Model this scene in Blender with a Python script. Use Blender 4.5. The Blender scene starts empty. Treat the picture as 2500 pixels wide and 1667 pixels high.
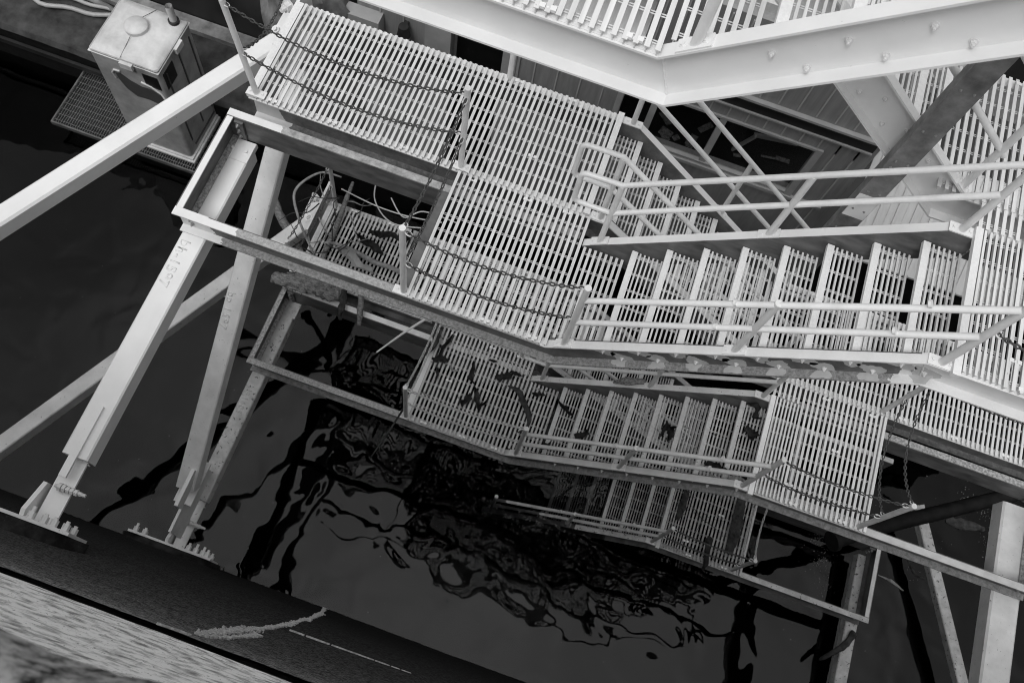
import bpy, bmesh, math, random
from mathutils import Vector, Matrix, noise
random.seed(7)
scene = bpy.context.scene
col = scene.collection
R = math.radians

# ------------------------------------------------------------------ camera
CAM_LOC = Vector((-0.07833, -2.74454, 6.82123))
CAM_X = Vector((0.940941, 0.322749, 0.102292)); CAM_Y = Vector((0.337652, -0.872285, -0.353710)); CAM_F = Vector((-0.024932, 0.367359, -0.929745))
cd = bpy.data.cameras.new('camera'); cam = bpy.data.objects.new('camera', cd); col.objects.link(cam)
m = Matrix((( CAM_X.x, -CAM_Y.x, -CAM_F.x, CAM_LOC.x), (CAM_X.y, -CAM_Y.y, -CAM_F.y, CAM_LOC.y), (CAM_X.z, -CAM_Y.z, -CAM_F.z, CAM_LOC.z), (0, 0, 0, 1)))
cam.matrix_world = m
cd.sensor_width = 36; cd.lens = 32.196; cd.clip_start = 0.05; cd.clip_end = 500
cd.dof.use_dof = True; cd.dof.focus_distance = 5.8; cd.dof.aperture_fstop = 4.0
scene.camera = cam

# ------------------------------------------------------------------ sky and sun (overcast, black-and-white photograph)
SUN_EL, SUN_AZ = R(58), R(200)
world = bpy.data.worlds.new('World'); scene.world = world; world.use_nodes = True
wn = world.node_tree.nodes; wl = world.node_tree.links
bg = wn['Background']; sky = wn.new('ShaderNodeTexSky'); sky.sky_type = 'NISHITA'; sky.sun_disc = False
sky.sun_elevation = SUN_EL; sky.sun_rotation = SUN_AZ; sky.air_density = 1.4; sky.dust_density = 6.0; sky.ozone_density = 1.0
bw = wn.new('ShaderNodeRGBToBW'); wl.new(sky.outputs[0], bw.inputs[0])
# overcast: flatten the clear-sky gradient and weight it towards the zenith, as a cloud deck does
pw = wn.new('ShaderNodeMath'); pw.operation = 'POWER'; pw.inputs[1].default_value = 0.25; wl.new(bw.outputs[0], pw.inputs[0])
tcw = wn.new('ShaderNodeTexCoord'); sxw = wn.new('ShaderNodeSeparateXYZ'); wl.new(tcw.outputs['Generated'], sxw.inputs[0])
z4 = wn.new('ShaderNodeMath'); z4.operation = 'POWER'; z4.inputs[1].default_value = 7.0; z4.use_clamp = True; wl.new(sxw.outputs[2], z4.inputs[0])
cl = wn.new('ShaderNodeTexNoise'); cl.inputs['Scale'].default_value = 3.0; cl.inputs['Detail'].default_value = 3.0; wl.new(tcw.outputs['Generated'], cl.inputs[0])
clr = wn.new('ShaderNodeMapRange'); clr.inputs[1].default_value = 0.3; clr.inputs[2].default_value = 0.7; clr.inputs[3].default_value = 0.72; clr.inputs[4].default_value = 1.25; wl.new(cl.outputs['Fac'], clr.inputs[0])
ci0 = wn.new('ShaderNodeMapRange'); ci0.inputs[3].default_value = 2.4; ci0.inputs[4].default_value = 11.0; wl.new(z4.outputs[0], ci0.inputs[0])
cie = wn.new('ShaderNodeMath'); cie.operation = 'MULTIPLY'; wl.new(ci0.outputs[0], cie.inputs[0]); wl.new(clr.outputs[0], cie.inputs[1])
mlw = wn.new('ShaderNodeMath'); mlw.operation = 'MULTIPLY'; wl.new(pw.outputs[0], mlw.inputs[0]); wl.new(cie.outputs[0], mlw.inputs[1]); wl.new(mlw.outputs[0], bg.inputs['Color'])
bg.inputs['Strength'].default_value = 0.12
sd = bpy.data.lights.new('sun', 'SUN'); sd.energy = 1.15; sd.angle = R(20); sd.color = (1, 1, 1)
sun = bpy.data.objects.new('sun', sd); col.objects.link(sun)
sdir = Vector((math.sin(SUN_AZ) * math.cos(SUN_EL), math.cos(SUN_AZ) * math.cos(SUN_EL), math.sin(SUN_EL)))
sun.rotation_euler = (-sdir).to_track_quat('-Z', 'Y').to_euler()
scene.view_settings.view_transform = 'Standard'; scene.view_settings.look = 'None'
scene.view_settings.exposure = 0.22; scene.view_settings.gamma = 1.0
scene.render.engine = 'CYCLES'
scene.cycles.filter_width = 1.0; scene.cycles.max_bounces = 8; scene.cycles.transparent_max_bounces = 16

# ------------------------------------------------------------------ materials
def nodes(name):
    mt = bpy.data.materials.new(name); mt.use_nodes = True
    return mt, mt.node_tree.nodes, mt.node_tree.links, mt.node_tree.nodes['Principled BSDF']
def nz(n, l, scale, detail=4, rough=0.6, stretch=None, dist=0.0):
    tc = n.new('ShaderNodeTexCoord'); t = n.new('ShaderNodeTexNoise')
    t.inputs['Scale'].default_value = scale; t.inputs['Detail'].default_value = detail
    t.inputs['Roughness'].default_value = rough; t.inputs['Distortion'].default_value = dist
    if stretch:
        mp = n.new('ShaderNodeMapping'); mp.inputs['Scale'].default_value = stretch
        l.new(tc.outputs['Object'], mp.inputs[0]); l.new(mp.outputs[0], t.inputs[0])
    else: l.new(tc.outputs['Object'], t.inputs[0])
    return t
def ramp(n, l, src, stops):
    r = n.new('ShaderNodeValToRGB'); e = r.color_ramp.elements
    while len(e) < len(stops): e.new(0.5)
    for k, (p, v) in enumerate(stops): e[k].position = p; e[k].color = (v, v, v, 1)
    l.new(src, r.inputs[0]); return r
def bump(n, l, b, src, strength, dist=0.01):
    bp = n.new('ShaderNodeBump'); bp.inputs['Strength'].default_value = strength; bp.inputs['Distance'].default_value = dist
    l.new(src, bp.inputs['Height']); l.new(bp.outputs[0], b.inputs['Normal'])
def gray(name, lo, hi, scale=6, rough=0.5, metal=0.0, bmp=0.0, detail=5, stretch=None, spots=None, spec=0.5, p0=0.3, p1=0.7):
    """two-tone mottled grey; spots=(scale, threshold, value) adds chips or grime flecks"""
    mt, n, l, b = nodes(name)
    t = nz(n, l, scale, detail, stretch=stretch)
    c = ramp(n, l, t.outputs['Fac'], [(p0, lo), (p1, hi)]); out = c.outputs[0]
    if spots:
        s = nz(n, l, spots[0], 3); m_ = ramp(n, l, s.outputs['Fac'], [(spots[1], 0), (spots[1] + 0.03, 1)])
        mx = n.new('ShaderNodeMix'); mx.data_type = 'RGBA'; l.new(m_.outputs[0], mx.inputs[0]); l.new(out, mx.inputs[6])
        mx.inputs[7].default_value = (spots[2],) * 3 + (1,); out = mx.outputs[2]
    l.new(out, b.inputs['Base Color']); b.inputs['Roughness'].default_value = rough; b.inputs['Metallic'].default_value = metal
    b.inputs['Specular IOR Level'].default_value = spec
    if bmp: bump(n, l, b, t.outputs['Fac'], bmp)
    return mt
def mixed(name, a, bnd, paint=(0.66, 0.76), galv=(0.10, 0.17), gscale=14, grough=0.55, gb=0.1):
    """painted where x < a or x > b (object x), bare galvanised steel between, ragged border"""
    mt, n, l, b = nodes(name)
    tc = n.new('ShaderNodeTexCoord'); sx = n.new('ShaderNodeSeparateXYZ'); l.new(tc.outputs['Object'], sx.inputs[0])
    w = nz(n, l, 9, 3); ad = n.new('ShaderNodeMath'); ad.operation = 'MULTIPLY_ADD'; ad.inputs[1].default_value = 0.16
    l.new(w.outputs['Fac'], ad.inputs[0]); l.new(sx.outputs[0], ad.inputs[2])
    lt = n.new('ShaderNodeMath'); lt.operation = 'LESS_THAN'; lt.inputs[1].default_value = a + 0.08; l.new(ad.outputs[0], lt.inputs[0])
    gt = n.new('ShaderNodeMath'); gt.operation = 'GREATER_THAN'; gt.inputs[1].default_value = bnd + 0.08; l.new(ad.outputs[0], gt.inputs[0])
    mxm = n.new('ShaderNodeMath'); mxm.operation = 'MAXIMUM'; l.new(lt.outputs[0], mxm.inputs[0]); l.new(gt.outputs[0], mxm.inputs[1])
    g = nz(n, l, gscale, 6, 0.75); gr = ramp(n, l, g.outputs['Fac'], [(0.36, galv[0]), (0.64, galv[1])])
    p = nz(n, l, 5, 4); pr = ramp(n, l, p.outputs['Fac'], [(0.3, paint[0]), (0.7, paint[1])])
    mx = n.new('ShaderNodeMix'); mx.data_type = 'RGBA'; l.new(mxm.outputs[0], mx.inputs[0]); l.new(gr.outputs[0], mx.inputs[6]); l.new(pr.outputs[0], mx.inputs[7])
    l.new(mx.outputs[2], b.inputs['Base Color']); b.inputs['Roughness'].default_value = grough
    bump(n, l, b, g.outputs['Fac'], gb)
    return mt
M = {}
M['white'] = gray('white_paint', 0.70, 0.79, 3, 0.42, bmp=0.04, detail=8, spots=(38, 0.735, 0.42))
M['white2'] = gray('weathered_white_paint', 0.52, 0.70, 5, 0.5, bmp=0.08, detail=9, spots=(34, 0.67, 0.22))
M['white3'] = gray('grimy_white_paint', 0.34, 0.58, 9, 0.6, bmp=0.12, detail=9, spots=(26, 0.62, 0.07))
M['rail'] = gray('rail_paint', 0.68, 0.80, 8, 0.35, bmp=0.03, spots=(70, 0.74, 0.4))
M['rail2'] = gray('rail_paint_dull', 0.50, 0.64, 8, 0.4, bmp=0.03, spots=(60, 0.70, 0.2))
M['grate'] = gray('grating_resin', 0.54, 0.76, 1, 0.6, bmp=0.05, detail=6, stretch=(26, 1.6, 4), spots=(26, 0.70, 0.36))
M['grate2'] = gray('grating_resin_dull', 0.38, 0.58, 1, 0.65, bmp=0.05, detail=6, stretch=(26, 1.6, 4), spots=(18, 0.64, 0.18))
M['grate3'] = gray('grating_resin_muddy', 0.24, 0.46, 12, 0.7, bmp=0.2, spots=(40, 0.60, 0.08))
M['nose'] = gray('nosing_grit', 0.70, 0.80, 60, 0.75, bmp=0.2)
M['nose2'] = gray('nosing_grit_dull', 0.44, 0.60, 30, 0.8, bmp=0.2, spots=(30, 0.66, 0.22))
M['galv'] = gray('galvanised_dark', 0.045, 0.17, 4, 0.5, bmp=0.05, detail=10, stretch=(1, 1, 2.5))
M['galv2'] = gray('galvanised_spangle', 0.09, 0.24, 9, 0.5, bmp=0.05, detail=9)
M['speck'] = gray('galvanised_speckled', 0.16, 0.42, 42, 0.7, bmp=0.4, detail=6, p0=0.38, p1=0.62)
M['rodm'] = gray('grating_rod', 0.5, 0.6, 20, 0.6)
M['chain_dark'] = gray('chain_dark', 0.012, 0.09, 60, 0.55)
M['chain_light'] = gray('chain_galvanised', 0.25, 0.55, 60, 0.5, metal=0.2)
M['bolt'] = gray('bolt_paint', 0.6, 0.74, 30, 0.4)
M['boltg'] = gray('bolt_zinc', 0.3, 0.5, 30, 0.35, metal=0.6)
M['patch'] = gray('touch_up_paint', 0.40, 0.52, 12, 0.6)
M['wood'] = gray('driftwood', 0.008, 0.07, 14, 0.85, bmp=1.0, detail=9, spec=0.2)
M['wood_pale'] = gray('pale_driftwood', 0.10, 0.34, 14, 0.8, bmp=0.8, detail=8)
M['bark'] = gray('rotten_bark', 0.03, 0.28, 16, 0.9, bmp=1.0, detail=8, stretch=(1, 4, 4))
M['leaf'] = gray('wet_leaf', 0.005, 0.05, 12, 0.7, bmp=0.4, spec=0.2)
M['cable'] = gray('white_cable', 0.5, 0.6, 8, 0.4)
M['black'] = gray('black_opening', 0.004, 0.012, 4, 0.35)
M['rubber'] = gray('black_rubber', 0.01, 0.03, 8, 0.6)
M['hull'] = gray('dark_hull', 0.006, 0.022, 1.6, 0.5, bmp=0.05)
M['deckm'] = gray('stained_deck', 0.006, 0.075, 3.2, 0.85, bmp=0.5, detail=9)
M['clad'] = gray('wall_cladding', 0.24, 0.33, 3, 0.5, stretch=(6, 6, 0.6))
M['cladrib'] = gray('cladding_rib', 0.42, 0.5, 3, 0.5)
M['roofm'] = gray('roof_sheet', 0.50, 0.62, 4, 0.45, stretch=(5, 1, 1))
M['trim'] = gray('window_trim', 0.34, 0.44, 4, 0.45)
M['toilet'] = gray('toilet_plastic', 0.22, 0.44, 3.5, 0.5, bmp=0.1, detail=7)
M['toilet_roof'] = gray('toilet_roof_plastic', 0.46, 0.74, 3.5, 0.45, bmp=0.1, detail=7)
M['toilet_panel'] = gray('toilet_panel', 0.06, 0.08, 4, 0.5)
M['rust'] = gray('rusty_steel', 0.08, 0.30, 4, 0.8, bmp=0.5, detail=9)
M['paper'] = gray('papers', 0.05, 0.25, 30, 0.8)
def glass_mat():
    mt, n, l, b = nodes('dark_window_glass'); b.inputs['Base Color'].default_value = (0.01, 0.01, 0.01, 1); b.inputs['Roughness'].default_value = 0.05
    b.inputs['Alpha'].default_value = 0.2; b.inputs['Specular IOR Level'].default_value = 0.25; return mt
M['glass'] = glass_mat()
def water_mat():
    mt = bpy.data.materials.new('lake_water'); mt.use_nodes = True; n = mt.node_tree.nodes; l = mt.node_tree.links; n.clear()
    out = n.new('ShaderNodeOutputMaterial'); gl = n.new('ShaderNodeBsdfGlossy'); tr = n.new('ShaderNodeBsdfTransparent'); mx = n.new('ShaderNodeMixShader'); fr = n.new('ShaderNodeFresnel')
    gl.inputs['Roughness'].default_value = 0.0; gl.inputs['Color'].default_value = (1, 1, 1, 1); fr.inputs['IOR'].default_value = 1.30; tr.inputs['Color'].default_value = (0.45, 0.45, 0.45, 1)
    tc = n.new('ShaderNodeTexCoord'); a = n.new('ShaderNodeTexNoise'); a.inputs['Scale'].default_value = 2.1; a.inputs['Detail'].default_value = 0.6; a.inputs['Distortion'].default_value = 0.5
    c = n.new('ShaderNodeTexNoise'); c.inputs['Scale'].default_value = 0.55; c.inputs['Detail'].default_value = 0.0
    l.new(tc.outputs['Object'], a.inputs[0]); l.new(tc.outputs['Object'], c.inputs[0])
    ad = n.new('ShaderNodeMath'); ad.operation = 'MULTIPLY_ADD'; ad.inputs[1].default_value = 2.2; l.new(c.outputs['Fac'], ad.inputs[0]); l.new(a.outputs['Fac'], ad.inputs[2])
    bp = n.new('ShaderNodeBump'); bp.inputs['Strength'].default_value = 1.0; bp.inputs['Distance'].default_value = WAVE; l.new(ad.outputs[0], bp.inputs['Height'])
    l.new(bp.outputs[0], gl.inputs['Normal']); l.new(bp.outputs[0], fr.inputs['Normal'])
    l.new(fr.outputs[0], mx.inputs[0]); l.new(tr.outputs[0], mx.inputs[1]); l.new(gl.outputs[0], mx.inputs[2]); l.new(mx.outputs[0], out.inputs['Surface'])
    va = n.new('ShaderNodeVolumeAbsorption'); va.inputs['Density'].default_value = 1.3; va.inputs['Color'].default_value = (0.25, 0.25, 0.25, 1); l.new(va.outputs[0], out.inputs['Volume'])
    return mt
WAVE = 0.014
M['water'] = water_mat()
def wall_mat():
    mt, n, l, b = nodes('stained_concrete')
    tc = n.new('ShaderNodeTexCoord'); sx = n.new('ShaderNodeSeparateXYZ'); l.new(tc.outputs['Object'], sx.inputs[0])
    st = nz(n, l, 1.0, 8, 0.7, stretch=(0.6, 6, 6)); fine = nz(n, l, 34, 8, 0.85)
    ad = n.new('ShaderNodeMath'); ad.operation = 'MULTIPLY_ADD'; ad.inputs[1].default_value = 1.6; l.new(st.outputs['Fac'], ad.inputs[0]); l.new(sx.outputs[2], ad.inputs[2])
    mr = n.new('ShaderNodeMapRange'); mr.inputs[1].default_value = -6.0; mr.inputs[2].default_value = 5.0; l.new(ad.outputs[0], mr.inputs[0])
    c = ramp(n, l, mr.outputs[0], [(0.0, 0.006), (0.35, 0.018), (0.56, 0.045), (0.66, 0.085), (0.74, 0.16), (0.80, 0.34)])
    f = ramp(n, l, fine.outputs['Fac'], [(0.42, 0.05), (0.60, 1.5)])
    mx = n.new('ShaderNodeMix'); mx.data_type = 'RGBA'; mx.blend_type = 'MULTIPLY'; mx.inputs[0].default_value = 1
    l.new(c.outputs[0], mx.inputs[6]); l.new(f.outputs[0], mx.inputs[7]); l.new(mx.outputs[2], b.inputs['Base Color'])
    b.inputs['Roughness'].default_value = 0.95; b.inputs['Specular IOR Level'].default_value = 0.15; bump(n, l, b, fine.outputs['Fac'], 0.8, 0.02)
    return mt
M['wall'] = wall_mat()
M['ledge'] = gray('bleached_ledge', 0.24, 1.0, 8, 0.9, bmp=0.6, detail=14, stretch=(1.2, 3, 2), p0=0.34, p1=0.54, spots=(50, 0.64, 0.2))
M['rock'] = gray('mossy_rock', 0.02, 0.42, 26, 0.95, bmp=0.9, detail=8, p0=0.36, p1=0.62, spots=(9, 0.62, 0.008), spec=0.1)
M['pad'] = gray('stained_pad', 0.002, 0.028, 7, 0.85, bmp=0.8, detail=9, p0=0.38, p1=0.68, spots=(60, 0.72, 0.12), spec=0.2)
M['wetblack'] = gray('wet_black_steel', 0.003, 0.014, 9, 0.6, bmp=0.2, detail=8, spec=0.15)
M['scum'] = gray('scum', 0.10, 0.30, 20, 0.9)
M['lime'] = gray('lime_streak', 0.18, 0.55, 40, 0.95, bmp=0.6)

# ------------------------------------------------------------------ mesh helpers
class MB:
    def __init__(s): s.v = []; s.f = []
    def add(s, vs, fs):
        k = len(s.v); s.v += [tuple(p) for p in vs]; s.f += [tuple(i + k for i in f) for f in fs]; return s
    def box(s, a, b):
        (x0, y0, z0), (x1, y1, z1) = a, b
        if x0 > x1: x0, x1 = x1, x0
        if y0 > y1: y0, y1 = y1, y0
        if z0 > z1: z0, z1 = z1, z0
        return s.add([(x0, y0, z0), (x1, y0, z0), (x1, y1, z0), (x0, y1, z0), (x0, y0, z1), (x1, y0, z1), (x1, y1, z1), (x0, y1, z1)],
                     [(3, 2, 1, 0), (4, 5, 6, 7), (0, 1, 5, 4), (1, 2, 6, 5), (2, 3, 7, 6), (3, 0, 4, 7)])
    def obox(s, p, q, w, h, up=(0, 0, 1), ch=0.0):
        """bar from p to q, width w across, height h along up; ch = chamfered corners"""
        p, q, up = Vector(p), Vector(q), Vector(up); d = (q - p).normalized(); sd = d.cross(up).normalized(); u = sd.cross(d).normalized()
        if ch: pr = [(-w/2+ch, -h/2), (w/2-ch, -h/2), (w/2, -h/2+ch), (w/2, h/2-ch), (w/2-ch, h/2), (-w/2+ch, h/2), (-w/2, h/2-ch), (-w/2, -h/2+ch)]
        else: pr = [(-w/2, -h/2), (w/2, -h/2), (w/2, h/2), (-w/2, h/2)]
        n = len(pr); vs = [e + sd * a + u * b for e in (p, q) for a, b in pr]
        return s.add(vs, [tuple(range(n))[::-1], tuple(range(n, 2*n))] + [(i, (i+1) % n, n + (i+1) % n, n + i) for i in range(n)])
    def prism(s, poly, y0, y1, ax='y'):
        """polygon of (u,v) extruded along an axis"""
        n = len(poly)
        f = {'y': lambda u, v, t: (u, t, v), 'x': lambda u, v, t: (t, u, v), 'z': lambda u, v, t: (u, v, t)}[ax]
        vs = [f(u, v, y0) for u, v in poly] + [f(u, v, y1) for u, v in poly]
        return s.add(vs, [tuple(range(n)), tuple(range(n, 2*n))[::-1]] + [(i + n, (i+1) % n + n, (i+1) % n, i) for i in range(n)])
    def tube(s, pts, r, n=12, closed=False, cap=True):
        pts = [Vector(p) for p in pts]; N = len(pts); rr = r if isinstance(r, (list, tuple)) else [r] * N
        rings = []; prev = None
        for i in range(N):
            a = pts[i-1] if (i > 0 or closed) else pts[i]; b = pts[(i+1) % N] if (i < N-1 or closed) else pts[i]
            t = (b - a).normalized()
            if prev is None: u = t.orthogonal().normalized()
            else: u = (prev - t * prev.dot(t)).normalized()
            prev = u; w = t.cross(u)
            # mitre stretch
            rings.append([pts[i] + (u * math.cos(k*2*math.pi/n) + w * math.sin(k*2*math.pi/n)) * rr[i] for k in range(n)])
        vs = [p for rg in rings for p in rg]; fs = []
        for i in range(N if closed else N-1):
            j = (i+1) % N
            for k in range(n): fs.append((i*n+k, i*n+(k+1) % n, j*n+(k+1) % n, j*n+k))
        if cap and not closed: fs += [tuple(range(n))[::-1], tuple(range((N-1)*n, N*n))]
        return s.add(vs, fs)
    def build(s, name, mat, parent=None, smooth=False, loc=None, mats=None):
        me = bpy.data.meshes.new(name); org = Vector(loc) if loc else Vector((0, 0, 0))
        me.from_pydata([(p[0]-org.x, p[1]-org.y, p[2]-org.z) for p in s.v], [], s.f)
        bm = bmesh.new(); bm.from_mesh(me); bmesh.ops.recalc_face_normals(bm, faces=bm.faces); bm.to_mesh(me); bm.free()
        me.materials.append(M[mat] if isinstance(mat, str) else mat)
        if smooth:
            for p in me.polygons: p.use_smooth = True
            try: me.set_sharp_from_angle(angle=R(40))
            except Exception: pass
        o = bpy.data.objects.new(name, me); o.location = org; col.objects.link(o)
        return o
def tag(o, label, cat, group=None, kind=None):
    if label: o['label'] = label
    if cat: o['category'] = cat
    if group: o['group'] = group
    if kind: o['kind'] = kind
    return o
def thing(name, loc, label, cat, group=None):
    o = bpy.data.objects.new(name, None); o.empty_display_size = 0.2; o.location = loc; col.objects.link(o)
    return tag(o, label, cat, group)
def part(name, mb, mat, parent, smooth=False, label=None):
    """a mesh in world coordinates parented under its thing; its origin is the thing's own base"""
    o = mb.build(name, mat, None, smooth)
    base = Vector((0, 0, 0)); q = parent
    while q: base += Vector(q.location); q = q.parent
    o.parent = parent; o.location = -base
    if label: o['label'] = label
    return o
def hexbolt(mb, p, nrm, r=0.011, h=0.009, shank=0.0):
    p, nrm = Vector(p), Vector(nrm).normalized(); u = nrm.orthogonal().normalized(); w = nrm.cross(u)
    def ring(d, rr, n): return [p + nrm*d + (u*math.cos(k*2*math.pi/n) + w*math.sin(k*2*math.pi/n))*rr for k in range(n)]
    vs = ring(0, r*1.5, 10) + ring(0.003, r*1.5, 10); mb.add(vs, [tuple(range(10))[::-1], tuple(range(10, 20))] + [(i, (i+1) % 10, 10+(i+1) % 10, 10+i) for i in range(10)])
    vs = ring(0.003, r, 6) + ring(h+0.003, r, 6); mb.add(vs, [tuple(range(6))[::-1], tuple(range(6, 12))] + [(i, (i+1) % 6, 6+(i+1) % 6, 6+i) for i in range(6)])
    if shank:
        vs = ring(h, r*0.55, 8) + ring(h+shank, r*0.55, 8); mb.add(vs, [tuple(range(8))[::-1], tuple(range(8, 16))] + [(i, (i+1) % 8, 8+(i+1) % 8, 8+i) for i in range(8)])

# ------------------------------------------------------------------ structure kit
def ribbon(mb, pts, t0, t1, y0, y1):
    """sweep a plate (depth t0..t1 below the path, y0..y1) along a path in the XZ plane, mitred at each joint"""
    P = [Vector((x, z)) for x, z in pts]; N = len(P); off = []
    for i in range(N):
        ns = []
        if i > 0: d = (P[i]-P[i-1]).normalized(); ns.append(Vector((d.y, -d.x)))
        if i < N-1: d = (P[i+1]-P[i]).normalized(); ns.append(Vector((d.y, -d.x)))
        off.append(ns[0] if len(ns) == 1 else (ns[0]+ns[1]) / (1 + ns[0].dot(ns[1])))
    vs = []
    for p, o in zip(P, off):
        a, b = p + o*t0, p + o*t1; vs += [(a.x, y0, a.y), (a.x, y1, a.y), (b.x, y1, b.y), (b.x, y0, b.y)]
    fs = [(0, 1, 2, 3), tuple(4*(N-1)+k for k in (3, 2, 1, 0))]
    for i in range(N-1):
        for k in range(4): fs.append((4*i+k, 4*i+(k+1) % 4, 4*i+4+(k+1) % 4, 4*i+4+k))
    mb.add(vs, fs)
D = 0.303
def channel(parent, name, pts, yweb, toe, mats, fw=0.076, bolts=None, label=None):
    """C-channel: web at yweb, flanges reaching toe*fw; parts: web, top_flange, bottom_flange (sub-parts of the stringer)"""
    w = MB(); ribbon(w, pts, 0, D, yweb, yweb + toe*0.008)
    o = part(name, w, mats[1], parent, label=label)
    t = MB(); ribbon(t, pts, 0, 0.013, yweb + toe*0.0082, yweb + toe*fw); part('top_flange', t, mats[0], o)
    b = MB(); ribbon(b, pts, D-0.013, D, yweb + toe*0.0082, yweb + toe*fw); part('bottom_flange', b, mats[2], o)
    return o
def grating(x0, x1, y0, y1, z, pitch=0.0508, w=0.025, h=0.036, rods=True, jit=0.002):
    g = MB(); x = x0 + w/2; n = 0
    while x < x1 - w/2 + 1e-6:
        a, b = random.uniform(-jit, jit), random.uniform(-jit, jit); dz = random.uniform(-0.0006, 0.0006)
        g.box((x-w/2, y0+a, z-0.005+dz), (x+w/2, y1+b, z+dz)); g.box((x-0.0025, y0+a+0.001, z-h), (x+0.0025, y1+b-0.001, z-0.0055+dz))
        x += pitch; n += 1
    y = y0 + 0.055
    while rods and y < y1 - 0.02:
        for dy in (-0.007, 0.007): g.tube([(x0+w/2, y+dy, z-0.021), (x - pitch, y+dy, z-0.021)], 0.0034, 6)
        y += 0.1524
    return g
def tread(flight, xn, z, y0, y1, s, mats, n=6):
    """nosing edge at xn; the tread runs on in direction s"""
    pitch = 0.0365; w = 0.0145
    g = MB(); X = xn + s*(0.05 + 0.0225)
    for k in range(n):
        g.box((X-w/2, y0, z-0.004), (X+w/2, y1, z)); g.box((X-0.0022, y0+0.001, z-0.032), (X+0.0022, y1-0.001, z-0.0045)); X += s*pitch
    y = y0 + 0.07
    while y < y1 - 0.03:
        for dy in (-0.006, 0.006): g.tube([(xn+s*0.052, y+dy, z-0.014), (X-s*pitch, y+dy, z-0.014)], 0.0035, 6)
        y += 0.1524
    for yy in (y0+0.004, y1-0.012): g.box((xn+s*0.055, yy, z-0.075), (X-s*pitch, yy+0.008, z-0.036))
    o = part('tread', g, mats[0], flight)
    nb = MB(); nb.box((xn, y0-0.004, z-0.034), (xn+s*0.05, y1+0.004, z+0.003)); part('nosing', nb, mats[1], o)
    return o
def post_parts(parent, x, y, z, h, slope=0.0, mat='rail', r=0.0255, plate=True, lean=(0, 0)):
    p = MB(); p.tube([(x, y, z-0.003), (x+lean[0], y+lean[1], z+h)], r, 16); o = part('post', p, mat, parent, True)
    c = MB(); c.tube([(x+lean[0], y+lean[1], z+h+0.0005), (x+lean[0], y+lean[1], z+h+0.007)], [r*1.04, r*0.98], 16); part('cap', c, mat, o, True)
    if plate:
        d = Vector((1, 0, slope)).normalized(); b = MB(); n = Vector((-slope, 0, 1)).normalized(); q = Vector((x, y, z))
        b.obox(q - d*0.085 + n*0.0055, q + d*0.085 + n*0.0055, 0.074, 0.010, n); hexbolt(b, q - d*0.055 + n*0.0102, n); hexbolt(b, q + d*0.055 + n*0.0102, n); part('base_plate', b, 'white' if mat == 'rail' else 'white2', o)
    return o
def rail_line(parent, name, pts, mat='rail', r=0.0228):
    m_ = MB(); m_.tube(pts, r, 14); return part(name, m_, mat, parent, True)
def arc(c, r, a0, a1, y, n=6):
    return [(c[0] + r*math.cos(a0 + (a1-a0)*k/n), y, c[1] + r*math.sin(a0 + (a1-a0)*k/n)) for k in range(n+1)]
def chain(p, q, sag, mat, label, group, link=0.050, wire=0.0062, slack=0.0):
    """oval links threaded one through the next along a hanging curve"""
    p, q = Vector(p), Vector(q); N = 60; cur = []
    for k in range(N+1):
        t = k/N; v = p.lerp(q, t); v.z -= sag*4*t*(1-t); v.y += slack*4*t*(1-t); cur.append(v)
    L = [0]; 
    for k in range(N): L.append(L[-1] + (cur[k+1]-cur[k]).length)
    pitch = link - 2.2*wire; n = max(2, int(L[-1]/pitch)); g = MB(); prev = None
    def at(s):
        s = max(0, min(L[-1], s))
        for k in range(N):
            if s <= L[k+1] + 1e-9: return cur[k].lerp(cur[k+1], (s-L[k])/max(1e-9, L[k+1]-L[k]))
        return cur[-1]
    a0 = random.uniform(0, 3)
    for i in range(n):
        s = (i+0.5)*L[-1]/n; c = at(s); t = (at(s+0.01)-at(s-0.01)).normalized()
        u = t.cross(Vector((0, 0, 1))); u = u.normalized() if u.length > 0.1 else Vector((1, 0, 0)); w = t.cross(u)
        an = a0*0.15 + (i % 2)*math.pi/2 + random.uniform(-0.25, 0.25) + 0.6; e = u*math.cos(an) + w*math.sin(an)
        ring = []
        for k in range(12):
            th = k*2*math.pi/12; ct, st = math.cos(th), math.sin(th); wd = link*0.33
            ring.append(c + t*((link/2-wire - wd*0.75)*(1 if ct > 0 else -1 if ct < 0 else 0) + ct*wd*0.75) + e*(st*(wd-wire)))
        g.tube(ring, wire, 6, closed=True)
    o = thing('chain', p, label, 'chain', group)
    part('links', g, mat, o, True)
    for e0, e1 in ((p, cur[2]), (q, cur[-3])):
        d = (e1-e0).normalized(); u = d.cross(Vector((0, 0, 1))).normalized(); ring = [e0 + d*(0.022 + 0.026*math.cos(k*math.pi/6)) + u*0.016*math.sin(k*math.pi/6) for k in range(12)]
        s_ = MB(); s_.tube(ring, 0.0058, 6, closed=True); part('end_link', s_, 'white2', o, True)
    return o

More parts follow.
